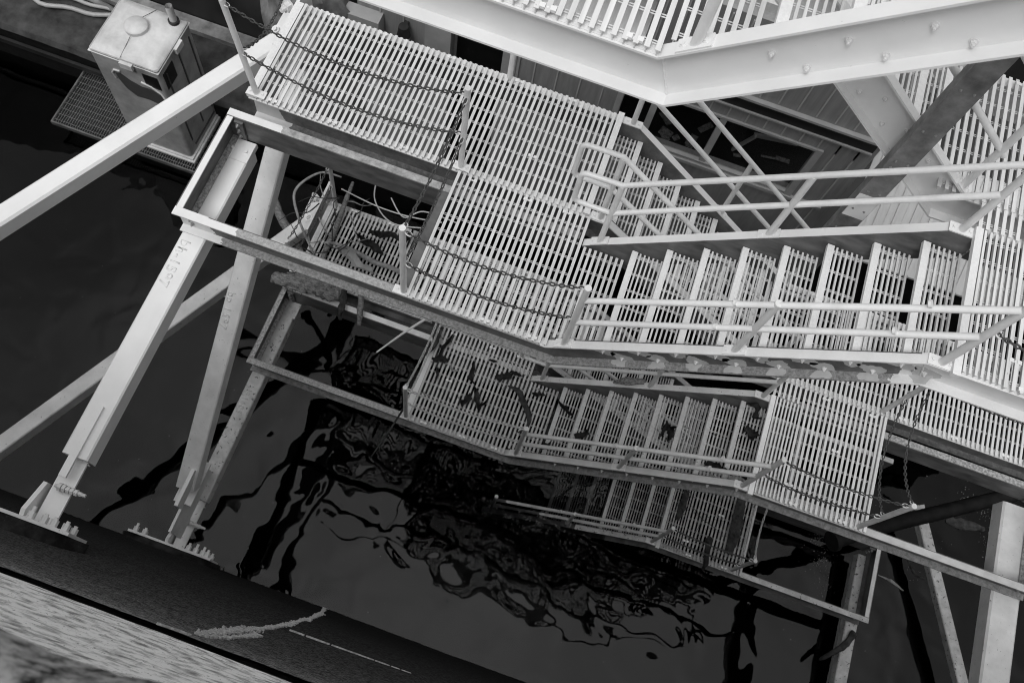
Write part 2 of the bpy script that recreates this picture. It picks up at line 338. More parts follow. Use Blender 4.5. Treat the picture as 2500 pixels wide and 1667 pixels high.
H, RUN, DR = 1.847, 2.205, 1.769        # rise of a near flight, its run, drop of a far flight
PER = H + DR
sl1 = H/RUN; fx0, fx1 = 0.147, 2.28; sl2 = -DR/(fx1-fx0)
def near_flight(z, mats, tm, label, touch=False, bolts=True, left=-3.216, right=5.36, first=1):
    f = thing('stair_flight', (0, 0, z), label, 'stairs', 'stair flights of the tower')
    pts = [(left, z), (0, z), (RUN, z+H), (right, z+H)] if left < 0 else [(0.0, z), (RUN, z+H), (right, z+H)]
    s = channel(f, 'stringer', pts, 0.076, -1, mats)
    s2 = channel(f, 'stringer', [(0.012, z), (RUN, z+H), (2.40, z+H)], 0.972, 1, (tm[2], 'galv', 'galv'))
    for k in range(first, 9): tread(f, 0.412 + 0.2445*(k-1) + 0.0, z + k*H/9 + 0.03, 0.090, 0.962, 1, tm)
    if left < 0 and bolts:
        for (kx, kz) in ((0, z), (RUN, z+H)):
            g = MB(); nn = 24; th = math.tan(math.atan2(H, RUN)/2); sg = 1
            g.tube([(kx + th*D*t*sg + 0.0025*math.sin(t*40), 0.0665, kz - D*t) for t in [0.05 + 0.9*i/nn for i in range(nn+1)]], 0.006, 8); part('weld_seam', g, mats[1], s, True)
    for k in range(1, 9) if bolts else ():
        xk = 0.1675 + 0.2445*k
        for i, dx in enumerate((0.03, 0.19)):
            x, zz = xk + dx, z + k*H/9 - 0.028 - 0.012*i
            b = MB(); hexbolt(b, (x, 0.0675 - 0.0008*touch, zz), (0, -1, 0), 0.0125, 0.012, 0.014); part('bolt', b, 'bolt', s)
            if touch:
                pt = MB(); ph = random.uniform(0, 6); n = 26
                ring = [(x + math.cos(a*2*math.pi/n)*rr*1.25, 0.0672, zz + math.sin(a*2*math.pi/n)*rr*0.95 + 0.006) for a, rr in ((a, 0.072 + 0.015*math.sin(3*a*0.26+ph) + random.uniform(-0.009, 0.009)) for a in range(n))]
                pt.add(ring + [(px, py+0.0006, pz) for px, py, pz in ring], [tuple(range(n)), tuple(range(n, 2*n))[::-1]] + [(a, (a+1) % n, n+(a+1) % n, n+a) for a in range(n)])
                if i == 1:
                    th = math.atan2(H, RUN); zf = z + sl1*x - (D-0.0133)/math.cos(th) + 0.0012; fr_ = []
                    for a in range(n):
                        q = a*2*math.pi/n; rr = 0.05 + 0.014*math.sin(3*q+ph) + random.uniform(-.006, .006); u = rr*1.3*math.cos(q); v = min(0.0655, max(0.004, 0.050 + rr*0.85*math.sin(q) - 0.01*(math.sin(q) < 0)))
                        fr_.append((x + u*math.cos(th), v, zf + u*math.sin(th)))
                    pt.add(fr_, [tuple(range(n))])
                part('touch_up_paint', pt, 'patch', s)
    return f
def far_flight(z, mats, tm, label, left=-3.12, right=5.3):
    f = thing('stair_flight', (fx0, 1.25, z), label, 'stairs', 'stair flights of the tower')
    pts = [(left, z), (fx0, z), (fx1, z-DR), (right, z-DR)]
    s = channel(f, 'stringer', pts, 1.326, -1, mats); channel(f, 'stringer', pts, 2.280, 1, mats)
    for k in range(1, 9): tread(f, -0.017 + 0.2445*k, z - k*DR/9 + 0.035, 1.336, 2.270, -1, tm)
    for k in range(1, 9) if z > 1 else ():
        xk = -0.017 + 0.2445*k
        for i, dx in enumerate((0.03, 0.19)):
            b = MB(); hexbolt(b, (xk-dx, 1.3175, z - k*DR/9 - 0.035 - 0.015*i), (0, -1, 0), 0.0125, 0.012, 0.012); part('bolt', b, 'bolt', s)
    return f
def clips(parent, spots, mat='white'):
    for (x, y, z) in spots:
        c = MB()
        for dx in (-0.0254, 0.0254): c.box((x+dx-0.0135, y-0.013, z-0.012), (x+dx+0.0135, y+0.013, z+0.004))
        c.box((x-0.013, y-0.006, z-0.014), (x+0.013, y+0.006, z-0.008)); hexbolt(c, (x, y, z-0.008), (0, 0, 1), 0.006, 0.005)
        part('hold_down_clip', c, mat, parent)
def left_landing(z, tm, label, nearx=-1.19, farx=-3.09, clipn=True):
    t = thing('landing', (-1.0, 1.2, z), label, 'landing', 'landings of the stair tower')
    zz = z + 0.041
    part('grating', grating(nearx, 0.015, 0.004, 1.243, zz), tm[0], t); part('grating', grating(0.03, 0.40, 0.092, 0.96, zz-0.004, w=0.0235, pitch=0.047), tm[0], t)
    part('grating', grating(farx+0.03, -0.078, 1.249, 2.335, zz), tm[0], t)
    n = MB(); n.box((-0.073, 1.262, zz-0.036), (-0.018, 2.36, zz+0.003)); part('nosing', n, tm[1], t)
    e = MB(); e.box((farx-0.045, 1.256, zz-0.038), (farx+0.022, 2.33, zz+0.002)); part('edge_bar', e, tm[1], t)
    ec = MB(); ec.box((nearx-0.085, 0.0775, z-0.013), (nearx-0.008, 1.0205, z-0.0006)); ec.box((nearx-0.085, 0.0775, z-D), (nearx-0.077, 1.0205, z-0.0132)); part('edge_channel', ec, 'galv' if z > -1 else tm[2], t)
    pk = MB()                                               # packers that lift the grating over the channels
    for x0, x1, y0, y1 in ((nearx, 0, 0.012, 0.066), (farx, -0.08, 1.262, 1.318), (farx, -0.08, 2.288, 2.345)): pk.box((x0+.01, y0, z+0.0005), (x1-.01, y1, z+0.0045))
    part('packer', pk, tm[1], t)
    if clipn: clips(t, [(x, y, zz) for x, y in ((-1.0, 0.03), (-0.52, 0.03), (-0.12, 0.03), (-1.05, 1.2), (-0.55, 1.2), (-0.2, 1.21), (-2.9, 1.28), (-2.35, 1.28), (-1.7, 1.28), (-2.8, 2.31), (-2.3, 2.31), (-1.65, 2.31), (-1.0, 2.31), (-0.5, 2.31), (-0.65, 1.62), (-0.25, 1.9), (-0.9, 0.62))])
    return t
def right_landing(z, tm, label, nearx=3.55, farx=5.3, clipn=True, gap=False):
    t = thing('landing', (2.4, 0, z), label, 'landing', 'landings of the stair tower')
    zz = z + 0.041
    part('grating', grating(2.408, 2.66, 0.012, 1.043, zz, w=0.0165, pitch=0.0375), tm[0], t); part('grating', grating(2.668, nearx-0.03, 0.004, 1.243, zz), tm[0], t)
    part('grating', grating(2.36, 2.66, 1.05, 1.243, zz), tm[0], t)
    part('grating', grating(2.05, farx, 1.249, 2.335, zz), tm[0], t)
    n = MB(); n.box((2.349, -0.026, zz-0.036), (2.399, 1.048, zz+0.003)); part('nosing', n, tm[1], t)
    e = MB(); e.box((nearx-0.028, 0.006, zz-0.038), (nearx, 1.24, zz+0.002)); part('edge_bar', e, tm[1], t)
    if clipn: clips(t, [(x, y, zz) for x, y in ((2.72, 0.2), (3.3, 0.03), (2.8, 0.03), (3.1, 0.7), (2.9, 1.2), (3.4, 1.2), (3.7, 1.28), (4.25, 1.28), (4.8, 1.28), (2.5, 2.3), (3.2, 2.3), (2.7, 1.6))])
    return t
def frame(z, side, mats, label):
    """channel frame that reaches out past the landing towards the wall struts"""
    xa, xb = (-3.216, -0.03) if side < 0 else (2.45, 5.36)
    t = thing('support_frame', (xa, 1.0, z), label, 'steel frame', 'channel frames under the landings')
    channel(t, 'cross_channel', [(xa, z), (xb, z)], 1.022, 1, mats)
    ex = xa if side < 0 else xb; e = MB(); s = -side
    e.box((ex, 0.0765, z-D), (ex+s*0.009, 1.0215, z-0.0005)); o = part('end_channel', e, mats[1], t)
    f = MB(); f.box((ex+s*0.0092, 0.0772, z-0.013), (ex+s*0.062, 1.0208, z-0.0003)); part('top_flange', f, mats[3], o)
    f = MB(); f.box((ex+s*0.0092, 0.0772, z-D), (ex+s*0.062, 1.0208, z-D+0.013)); part('bottom_flange', f, mats[2], o)
    for zz in (-0.07, -0.15, -0.23):
        for yy in (0.9980, 0.0675): k = MB(); hexbolt(k, (ex+s*0.10, yy, z+zz), (0, -1, 0), 0.014, 0.014, 0.014); part('bolt', k, 'boltg', t)
    k = MB(); k.box((ex+s*0.07, 0.9985, z-0.27), (ex+s*0.15, 1.0212, z-0.03)); part('corner_cleat', k, mats[1], t)
    return t
T1 = ('grate', 'nose', 'white'); T2 = ('grate2', 'nose2', 'white2'); T3 = ('grate3', 'nose2', 'white3')

# materials that change along a beam: painted ends, bare middle
M['s1_top'] = mixed('beam_top_mixed', -2.66, -0.04, galv=(0.22, 0.44), gscale=38, gb=0.3)
M['s1_web'] = mixed('beam_web_mixed', -2.95, 2.19, galv=(0.07, 0.15), gscale=7)
M['s1_bot'] = mixed('beam_bottom_mixed', -2.85, 2.17, galv=(0.14, 0.36), gscale=42, gb=0.4)
M['m1_top'] = mixed('cross_beam_top_mixed', -2.72, 9, galv=(0.20, 0.46), gscale=12, gb=0.2)
M['w1_web'] = mixed('walkway_beam_mixed', -2.86, 9, paint=(0.5, 0.6), galv=(0.08, 0.17), gscale=8)
M['w1_bot'] = mixed('walkway_flange_mixed', -2.78, 9, paint=(0.55, 0.65), galv=(0.08, 0.2), gscale=20)
M['s0_top'] = mixed('lower_beam_top_mixed', -3.4, -1.32, paint=(0.42, 0.58), galv=(0.16, 0.42), gscale=46, gb=0.4)
M['s0_topr'] = M['s0_top']
M['s0_web'] = mixed('lower_beam_web_mixed', -9, 9, galv=(0.10, 0.22), gscale=9)
M['s0_bot'] = mixed('lower_beam_bottom_mixed', -9, 9, galv=(0.14, 0.34), gscale=20, gb=0.3)

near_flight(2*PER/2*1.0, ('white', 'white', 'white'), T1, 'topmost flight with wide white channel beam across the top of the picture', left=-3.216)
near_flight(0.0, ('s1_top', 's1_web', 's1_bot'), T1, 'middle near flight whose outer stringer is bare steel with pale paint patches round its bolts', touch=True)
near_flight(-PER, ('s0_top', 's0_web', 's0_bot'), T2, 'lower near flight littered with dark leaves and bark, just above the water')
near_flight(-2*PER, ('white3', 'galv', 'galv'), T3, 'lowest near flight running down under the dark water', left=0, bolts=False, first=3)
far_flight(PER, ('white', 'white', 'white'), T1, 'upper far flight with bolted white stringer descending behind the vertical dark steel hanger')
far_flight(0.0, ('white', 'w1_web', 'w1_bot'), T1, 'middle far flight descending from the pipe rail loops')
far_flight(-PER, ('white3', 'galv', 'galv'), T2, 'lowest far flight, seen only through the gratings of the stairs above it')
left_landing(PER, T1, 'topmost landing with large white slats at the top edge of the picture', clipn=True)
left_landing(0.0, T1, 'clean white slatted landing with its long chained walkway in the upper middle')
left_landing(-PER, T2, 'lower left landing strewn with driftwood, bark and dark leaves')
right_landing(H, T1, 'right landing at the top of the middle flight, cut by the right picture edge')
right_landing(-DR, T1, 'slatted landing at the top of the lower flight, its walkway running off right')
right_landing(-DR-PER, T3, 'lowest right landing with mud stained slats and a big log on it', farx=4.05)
FM = ('m1_top', 'galv', 'speck', 'white')
frame(0.0, -1, ('m1_top', 'galv', 'speck', 'white'), 'empty channel frame with bright white end at the upper left, over the longest struts')
frame(-PER, -1, ('white2', 'galv', 'speck', 'speck'), 'lower empty channel frame with speckled rusty end, left of the leaf strewn landing')
frame(H, 1, ('white', 'galv', 'speck', 'white'), 'channel frame of the upper right landing')
frame(-DR, 1, ('speck', 'galv', 'speck', 'speck'), 'long bare steel channel frame running to the lower right edge')
frame(-DR-PER, 1, ('white2', 'galv', 'galv', 'white2'), 'lowest painted channel frame over open water at the lower right')

# ------------------------------------------------------------------ rails
def near_rail(z, mat, label, hp=1.09, tr=0.835, mr=0.43, left=True, mids=(1.24,), r=0.0228, y=0.04):
    t = thing('railing', (0.133, y, z), label, 'railing', 'pipe railings of the stairs')
    Zx = lambda x: z + (sl1*x if x < RUN else H)
    rail_line(t, 'top_rail', [(0.135, y, Zx(0.135)+tr+0.02), (RUN+0.075, y, Zx(RUN)+tr-0.02)], mat, r)
    rail_line(t, 'mid_rail', [(0.135, y, Zx(0.135)+mr+0.02), (RUN+0.075, y, Zx(RUN)+mr)], mat, r)
    for x in (0.45, 1.02, 1.9):
        for hh in (tr, mr):
            c = MB(); c.tube([(x-0.006, y, Zx(x-0.006)+hh+0.004), (x+0.006, y, Zx(x+0.006)+hh+0.004)], r*1.06, 14); part('weld_collar', c, mat, t, True)
    post_parts(t, 0.133, y, Zx(0.133), 1.07, sl1, mat)
    for x in mids: post_parts(t, x, y, Zx(x), tr-0.01, sl1, mat)
    post_parts(t, RUN+0.085, y, z+H, 1.09, 0, mat)
    return t
def rail_upto(z, mat, label, **k): return near_rail(z, mat, label, **k)
near_rail(PER, 'rail', 'pipe railing of the topmost flight, only its thick lower post in view')
near_rail(0, 'rail', 'bright pipe railing on the near side of the middle flight')
near_rail(-PER, 'rail2', 'dull pipe railing on the near side of the lower flight', mids=(1.2,))
near_rail(-2*PER, 'rail2', 'pipe railing rising out of the water in the lower middle', mids=(1.2,))
def loop_rail(z, y, kind, mat, label, loop=True):
    """far side rail of a near flight (kind +1) or rail of a far flight (kind -1), ending in a pipe loop over the landing"""
    t = thing('railing', (0.1, y, z), label, 'railing', 'pipe railings of the stairs'); r = 0.0228
    if kind > 0: xk, tk, mk, xe, ze, te, me = 0.14, 1.018, 0.596, 2.27, H, 0.80, 0.45; Zx = lambda x: z + sl1*x; sl = sl1; posts = ((0.136, z+0.117, sl1), (1.26, z+sl1*1.26, sl1), (2.275, z+H, 0))
    else: xk, tk, mk, xe, ze, te, me = 0.07, 0.96, 0.50, 2.24, -DR, 0.92, 0.46; sl = sl2; posts = ((0.08, z, 0), (1.2, z+sl2*(1.2-fx0), sl2), (2.2, z+sl2*(2.2-fx0), sl2))
    xl = -0.18 if kind > 0 else -0.25; rc = 0.055
    a, b = z+tk, z+mk
    if loop:
        xz = [(xk+ (xe-xk), y, z+ze+te), (xk, y, a)] + arc((xl+rc, a-0.01-rc), rc, math.pi/2, math.pi, y) + arc((xl+rc, b+rc), rc, math.pi, 1.5*math.pi, y) + [(xk, y, b), (xe, y, z+ze+me)]
        rail_line(t, 'looped_rail', xz, mat, r)
    else:
        rail_line(t, 'top_rail', [(xk, y, a), (xe, y, z+ze+te)], mat, r); rail_line(t, 'mid_rail', [(xk, y, b), (xe, y, z+ze+me)], mat, r)
    for i, (x, zb, s) in enumerate(posts):
        f_ = (x-xk)/(xe-xk); top = a + (z+ze+te-a)*max(0, min(1, f_)); post_parts(t, x, y, zb, top-zb-0.008 if i < 2 or kind < 0 else 0.85, s, mat)
    return t
loop_rail(0, 1.012, 1, 'rail', 'far side railing of the middle flight with the front pipe loop')
loop_rail(0, 1.29, -1, 'rail', 'railing of the middle far flight with the rear pipe loop at its left end')
loop_rail(0, 2.318, -1, 'rail', 'plain railing on the building side of the middle far flight, crossing the window', loop=False)
loop_rail(PER, 1.29, -1, 'rail', 'railing of the upper far flight at the upper right, beside the dark hanger')
loop_rail(-PER, 1.012, 1, 'rail2', 'far side railing of the lower flight, glimpsed below the bare steel stringer')
loop_rail(-PER, 1.29, -1, 'rail2', 'railing of the lowest far flight, seen through the lower gratings')

def chain_post(x, y, z, mat, label, h=1.09, lean=(0, 0), slope=0):
    t = thing('chain_post', (x, y, z), label, 'post', 'posts carrying the safety chains'); post_parts(t, x, y, z+0.002, h, slope, mat, lean=lean); return t
CP = dict(
 A=chain_post(-3.055, 1.29, 0.04, 'rail', 'tall leaning chain post at the left end of the upper walkway', lean=(-0.11, 0.02)),
 B=chain_post(-1.19, 1.29, 0.03, 'rail', 'chain post at the inner corner of the upper walkway, two chains meeting on it'),
 P1=chain_post(-1.222, 0.04, 0, 'rail', 'chain post on the near edge of the upper landing, beside the gap with driftwood'),
 P0=chain_post(-1.225, 0.04, -PER, 'rail2', 'short looking chain post at the near left corner of the leaf strewn landing'),
 A0=chain_post(-3.17, 1.33, -PER-0.1, 'rail2', 'small chain post at the far left end of the lower walkway', h=0.8, lean=(-0.03, 0)),
 AF0=chain_post(-3.05, 2.30, -PER, 'rail2', 'grey chain post standing behind the lower walkway end, over its dark gap'),
 FF=chain_post(-1.1, 2.318, 0, 'rail', 'post on the building side edge of the upper walkway, cut off by the top beam'),
 E0=chain_post(3.47, 0.04, -DR, 'rail2', 'leaning grey chain post at the outer corner of the right lower landing'),
 G0=chain_post(3.49, 1.29, -DR, 'rail2', 'dark chain post at the inner end of the right walkway, just below the painted beam'),
 Em=chain_post(3.41, 0.04, -DR-PER, 'rail2', 'lowest chain post, on the mud stained landing near the water', h=0.95),
 Gm=chain_post(3.98, 1.29, -DR-PER, 'rail2', 'small chain post beside the black round pipe at the lower right', h=0.9))

def Pt(x, y, z): return (x, y, z)
CG = 'safety chains between posts'
a_top, a_mid = (-3.155, 1.31, 1.09), (-3.10, 1.30, 0.55); b_top, b_mid = (-1.215, 1.29, 1.05), (-1.215, 1.29, 0.52)
chain(a_top, b_top, 0.22, 'chain_dark', 'dark upper chain along the near edge of the upper walkway', CG)
chain(a_mid, b_mid, 0.20, 'chain_dark', 'dark lower chain along the near edge of the upper walkway', CG)
chain((-1.19, 1.265, 1.03), (-1.22, 0.065, 1.06), 0.10, 'chain_dark', 'upper gate chain between the inner corner post and the near edge post', CG)
chain((-1.19, 1.265, 0.50), (-1.22, 0.065, 0.52), 0.12, 'chain_dark', 'lower gate chain between the inner corner post and the near edge post', CG)
chain((-1.195, 0.04, 1.05), (0.105, 0.04, 1.16), 0.16, 'chain_dark', 'dark upper chain across the near edge of the upper landing', CG)
chain((-1.195, 0.04, 0.54), (0.105, 0.04, 0.62), 0.15, 'chain_dark', 'dark lower chain across the near edge of the upper landing', CG)
chain((-3.155, 1.34, 1.10), (-3.13, 2.3, 1.08), 0.10, 'chain_dark', 'upper chain closing the left end of the upper walkway', CG)
chain((-3.10, 1.33, 0.56), (-3.1, 2.3, 0.56), 0.20, 'chain_dark', 'lower chain closing the left end of the upper walkway', CG)
z0 = -PER
chain((-1.20, 0.04, z0+1.05), (0.105, 0.04, z0+1.16), 0.14, 'chain_light', 'pale upper chain along the near edge of the leaf strewn landing', CG)
chain((-1.20, 0.04, z0+0.54), (0.105, 0.04, z0+0.62), 0.14, 'chain_light', 'pale lower chain along the near edge of the leaf strewn landing', CG)
chain((-1.225, 0.065, z0+1.06), (-1.19, 1.26, z0+1.05), 0.22, 'chain_light', 'upper gate chain rising from the lower landing corner post under the middle beam', CG)
chain((-1.225, 0.065, z0+0.54), (-1.19, 1.26, z0+0.55), 0.12, 'chain_light', 'lower gate chain rising from the lower landing corner post under the middle beam', CG)
chain((-3.19, 1.36, z0+0.70), (-3.05, 2.27, z0+1.0), 0.06, 'chain_dark', 'chain along the left end of the lower walkway, passing over the pale box beam', CG)
chain((-3.18, 1.36, z0+0.30), (-3.05, 2.27, z0+0.55), 0.12, 'chain_dark', 'slack low chain at the left end of the lower walkway beside its white edge bar', CG)
z1 = -DR
chain((2.32, 0.04, z1+1.04), (3.445, 0.04, z1+1.04), 0.10, 'chain_dark', 'dark upper chain on the near edge of the right lower landing', CG)
chain((2.32, 0.04, z1+0.52), (3.445, 0.04, z1+0.52), 0.13, 'chain_dark', 'dark lower chain on the near edge of the right lower landing', CG)
chain((3.47, 0.065, z1+1.06), (3.49, 1.265, z1+1.04), 0.30, 'chain_dark', 'upper gate chain in a deep loop at the outer corner of the right lower landing', CG)
chain((3.47, 0.065, z1+0.52), (3.49, 1.265, z1+0.52), 0.25, 'chain_dark', 'lower gate chain hanging at the outer corner of the right lower landing', CG)
chain((3.515, 1.29, z1+0.95), (5.2, 1.29, z1+1.0), 0.16, 'chain_dark', 'dark chain along the right walkway running out of the picture', CG)
chain((2.32, 0.04, H+0.52), (4.0, 0.04, H+0.52), 0.16, 'chain_dark', 'thick near chain hooked to the upper right rail post at the right edge', CG)
z2 = -DR-PER
chain((2.32, 0.04, z2+1.04), (3.39, 0.04, z2+0.92), 0.08, 'chain_dark', 'dark upper chain across the mud stained lowest landing', CG)
chain((2.32, 0.04, z2+0.52), (3.39, 0.04, z2+0.46), 0.10, 'chain_dark', 'dark lower chain across the mud stained lowest landing', CG)
chain((3.41, 0.065, z2+0.92), (3.44, 1.0, z2+1.0), 0.14, 'chain_light', 'right one of two pale chains rising from the lowest chain post', CG)
chain((3.41, 0.065, z2+0.46), (3.40, 1.0, z2+0.55), 0.14, 'chain_light', 'left one of two pale chains rising from the lowest chain post', CG)
chain((3.95, 1.27, z2+0.85), (3.5, 1.29, z2+0.7), 0.12, 'chain_dark', 'short slack chain beside the black round pipe', CG)
chain((3.98, 1.31, z2+0.88), (4.0, 2.25, z2+0.9), 0.12, 'chain_light', 'pale chain rising from the small post beside the black round pipe', CG)

# ------------------------------------------------------------------ struts to the wall
def strut(p, q, w, h, mat, label, up=(0, 0, 1), ch=0.012, ends=True, text=None):
    t = thing('strut', q, label, 'strut', 'struts tying the tower to the wall')
    m_ = MB(); m_.obox(p, q, w, h, up, ch); o = part('box_beam', m_, mat, t)
    return t, o
s1, s1b = strut((-3.095, 0.96, -0.415), (-3.095, -2.02, -0.415), 0.212, 0.20, 'white', 'longest white box strut under the upper left frame, weld numbers bh-1597 on top')
s3, s3b = strut((-3.105, 0.96, -4.03), (-3.105, -1.62, -4.03), 0.175, 0.19, 'white3', 'blotchy rusting box strut under the lower left frame')
s2, s2b = strut((-3.095, 2.1, -0.62), (-3.095, -1.60, -3.30), 0.20, 0.19, 'white2', 'sloping grey white knee strut with weld numbers bp 1597, between the two level ones')
d1, d1b = strut((-3.30, 2.15, -0.43), (-5.75, -2.5, -0.43), 0.185, 0.20, 'white', 'broad white diagonal box strut crossing in front of the portable toilet', ch=0.02)
d2, d2b = strut((-3.40, 2.15, -4.04), (-5.75, -2.35, -4.04), 0.185, 0.19, 'white2', 'lower diagonal box strut passing under both upright looking struts')
strut((5.205, 0.96, -2.20), (5.205, -2.3, -2.20), 0.30, 0.22, 'white2', 'wide box strut at the lower right corner, one side stained', ch=0.02)
strut((5.28, 0.96, -5.79), (5.28, -2.2, -5.79), 0.17, 0.17, 'white3', 'flat grey strut under the lowest frame with a dark branch on it')
strut((5.85, 1.9, -5.62), (6.95, -0.4, -5.72), 0.155, 0.15, 'white3', 'pale diagonal strut dipping behind the long bare frame at the lower right')
pp = thing('pipe', (4.6, 1.0, -4.0), 'black round pipe slanting between the lowest post and the right frame', 'pipe')
g = MB(); g.tube([(4.05, 0.42, -3.7), (4.5, 0.75, -3.8), (5.9, 1.65, -4.05), (6.4, 1.97, -4.1)], 0.092, 20); part('pipe_wall', g, 'wetblack', pp, True)
g = MB(); g.tube([(4.0, 0.39, -3.69), (4.05, 0.425, -3.7)], 0.125, 20); part('flange', g, 'wetblack', pp, True)
def foot(x, y, z, w, mat, parent, plate=(0.9, 0.42), s=1.0, px=0.0):
    """forked foot with pin bolts and gusset, bolted plate on the wall with long studs"""
    yw = y
    g = MB(); g.box((x-w*0.42, yw+0.012, z-0.012), (x+w*0.42, yw+0.62, z+0.012)); g.box((x-0.012, yw+0.012, z-0.15), (x+0.012, yw+0.40, z-0.0125)); g.box((x-w*0.46, yw+0.52, z-0.012-0.03), (x+w*0.46, yw+0.53, z-0.0122)); o = part('foot_plate', g, mat, parent)
    b = MB()
    for k in range(6):
        xx = x - 0.02*s + k*0.033*s; r = (0.034, 0.030, 0.027, 0.026, 0.026, 0.018)[k]*s
        b.tube([(xx, yw+0.30, z+0.045), (xx+0.024*s, yw+0.30, z+0.045)], r, 6)
    b.tube([(x-0.05*s, yw+0.30, z+0.045), (x+0.20*s, yw+0.30, z+0.045)], 0.014*s, 10); part('pin_bolts', b, 'white2', o, False)
    gs = MB(); gs.prism([(yw+0.012, z-0.12), (yw+0.012, z+0.13), (yw+0.06, z+0.15), (yw+0.30, z+0.03), (yw+0.30, z-0.05)], x-w*0.52-0.05, x-w*0.52-0.015, 'x'); part('gusset', gs, mat, o)
    pl = MB(); x += px; pl.box((x-plate[0]/2, yw-0.014, z-plate[1]/2), (x+plate[0]/2, yw+0.011, z+plate[1]/2)); po = part('wall_plate', pl, 'white2', parent)
    for sx, sz in ((-0.44, .38), (-0.33, .38), (0.20, .38), (0.29, .38), (0.37, .38), (0.44, .38), (-.42, -.38), (.40, -.38)):
        st = MB(); hexbolt(st, (x+sx*plate[0]+random.uniform(-.012, .012), yw+0.0115, z+sz*plate[1]), (0, 1, 0), 0.029*s, 0.050*s, random.uniform(.02, .05)*s); part('stud_nut', st, 'white2', po)
foot(-3.095, -2.56, -0.42, 0.19, 'white', s1, (1.12, 0.40), 1.0, -0.28)
foot(-3.105, -2.20, -4.03, 0.16, 'white2', s3, (0.98, 0.42), 1.0, -0.05)
g = MB(); g.box((-3.20, -1.78, -3.42), (-3.0, -1.28, -3.39)); g.box((-3.115, -2.1, -3.9), (-3.085, -1.3, -3.43)); hexbolt(g, (-3.05, -1.6, -3.385), (0, 0, 1), 0.025, 0.03, 0.03); part('foot_plate', g, 'white2', s2)
# splice straps near the wall end of the struts
g = MB(); g.box((-3.125, -2.19, -0.314), (-3.065, -1.6, -0.285)); part('strap', g, 'white', s1)
g = MB(); g.box((-3.06, -1.86, -3.2), (-3.02, -1.45, -3.02)); part('strap', g, 'white2', s2)
# head plates where struts meet the frames
for o, x, z, mt in ((s1, -3.095, -0.31, 'white'), (s3, -3.105, -3.93, 'white3')):
    g = MB(); g.box((x-0.13, 0.955, z-0.06), (x+0.11, 1.019, z-0.02)); g.box((x-0.115, 0.80, z+0.0005), (x+0.11, 1.01, z+0.006)); hexbolt(g, (x-0.06, 0.9, z+0.0062), (0, 0, 1), 0.014, 0.014); hexbolt(g, (x+0.06, 0.9, z+0.0062), (0, 0, 1), 0.014, 0.014); part('head_plate', g, mt, o)
for o, x, y, z, mt in ((d1, -3.30, 2.15, -0.30, 'white'), (d2, -3.40, 2.15, -3.92, 'white2')):
    g = MB(); g.box((x-0.16, y-0.17, z-0.26), (x+0.20, y+0.45, z-0.235)); g.box((x+0.10, y-0.25, z-0.24), (x+0.13, y+0.5, z+0.22)); part('end_plate', g, mt, o)
    g = MB(); hexbolt(g, (x+0.005, y+0.28, z+0.10), (-0.3, -0.9, 0.2), 0.05, 0.05, 0.05); hexbolt(g, (x+0.02, y-0.02, z+0.10), (-0.1, -0.4, 1), 0.035, 0.03, 0.03); part('anchor_nut', g, 'bolt', o)
tb = thing('beam', (-3.3, 2.6, 0.0), 'horizontal white box beam leaving the walkway end along the top edge', 'beam')
g = MB(); g.obox((-3.05, 2.72, 0.0), (-6.5, 2.72, 0.0), 0.20, 0.20, (0, 0, 1), 0.012); part('box_beam', g, 'white', tb)
g = MB(); g.box((-3.49, 2.60, -0.125), (-3.44, 2.84, 0.125)); part('end_plate', g, 'white', tb)

def weld_text(body, loc, size, rot, parent, mat, dz=0.0035):
    """weld-bead figures standing proud of the strut"""
    cu = bpy.data.curves.new('weld', 'FONT'); cu.body = body; cu.size = size; cu.space_character = 1.12; cu.offset = 0.0012
    tmp = bpy.data.objects.new('weld_tmp', cu); col.objects.link(tmp); bpy.context.view_layer.update()
    me = bpy.data.meshes.new_from_object(tmp); bpy.data.objects.remove(tmp)
    bm = bmesh.new(); bm.from_mesh(me); ex = bmesh.ops.extrude_face_region(bm, geom=bm.faces[:])
    bmesh.ops.translate(bm, vec=(0, 0, dz), verts=[v for v in ex['geom'] if isinstance(v, bmesh.types.BMVert)])
    bmesh.ops.recalc_face_normals(bm, faces=bm.faces); bm.transform(Matrix.Translation(loc) @ rot); bm.to_mesh(me); bm.free()
    me.materials.append(M[mat]); o = bpy.data.objects.new('weld_number', me); col.objects.link(o)
    base = Vector(parent.location); o.parent = parent; o.location = -base; return o
rz = Matrix.Rotation(-math.pi/2, 4, 'Z')
weld_text('bh-1597', Vector((-3.172, -0.06, -0.3152)), 0.122, rz, s1, 'white')
tlt = math.atan2(-3.30+0.62, -1.60-2.1)
dirv = Vector((0, -3.7, -2.68)).normalized(); nrm2 = Vector((0, -dirv.z, dirv.y)) * -1
if nrm2.z < 0: nrm2 = -nrm2
rm = Matrix((( 0, 1, nrm2.x), (dirv.y, 0, nrm2.y), (dirv.z, 0, nrm2.z))).to_4x4()
q0 = Vector((-3.095, 2.1, -0.62)) + dirv*2.05 + nrm2*0.0948
weld_text('bp 1597', q0 + dirv*0.25 + Vector((-0.08, 0, 0)), 0.112, rm, s2, 'white2')
weld_text('bh-1505', Vector((-3.16, -0.17, -3.9352)), 0.10, rz, s3, 'white3')

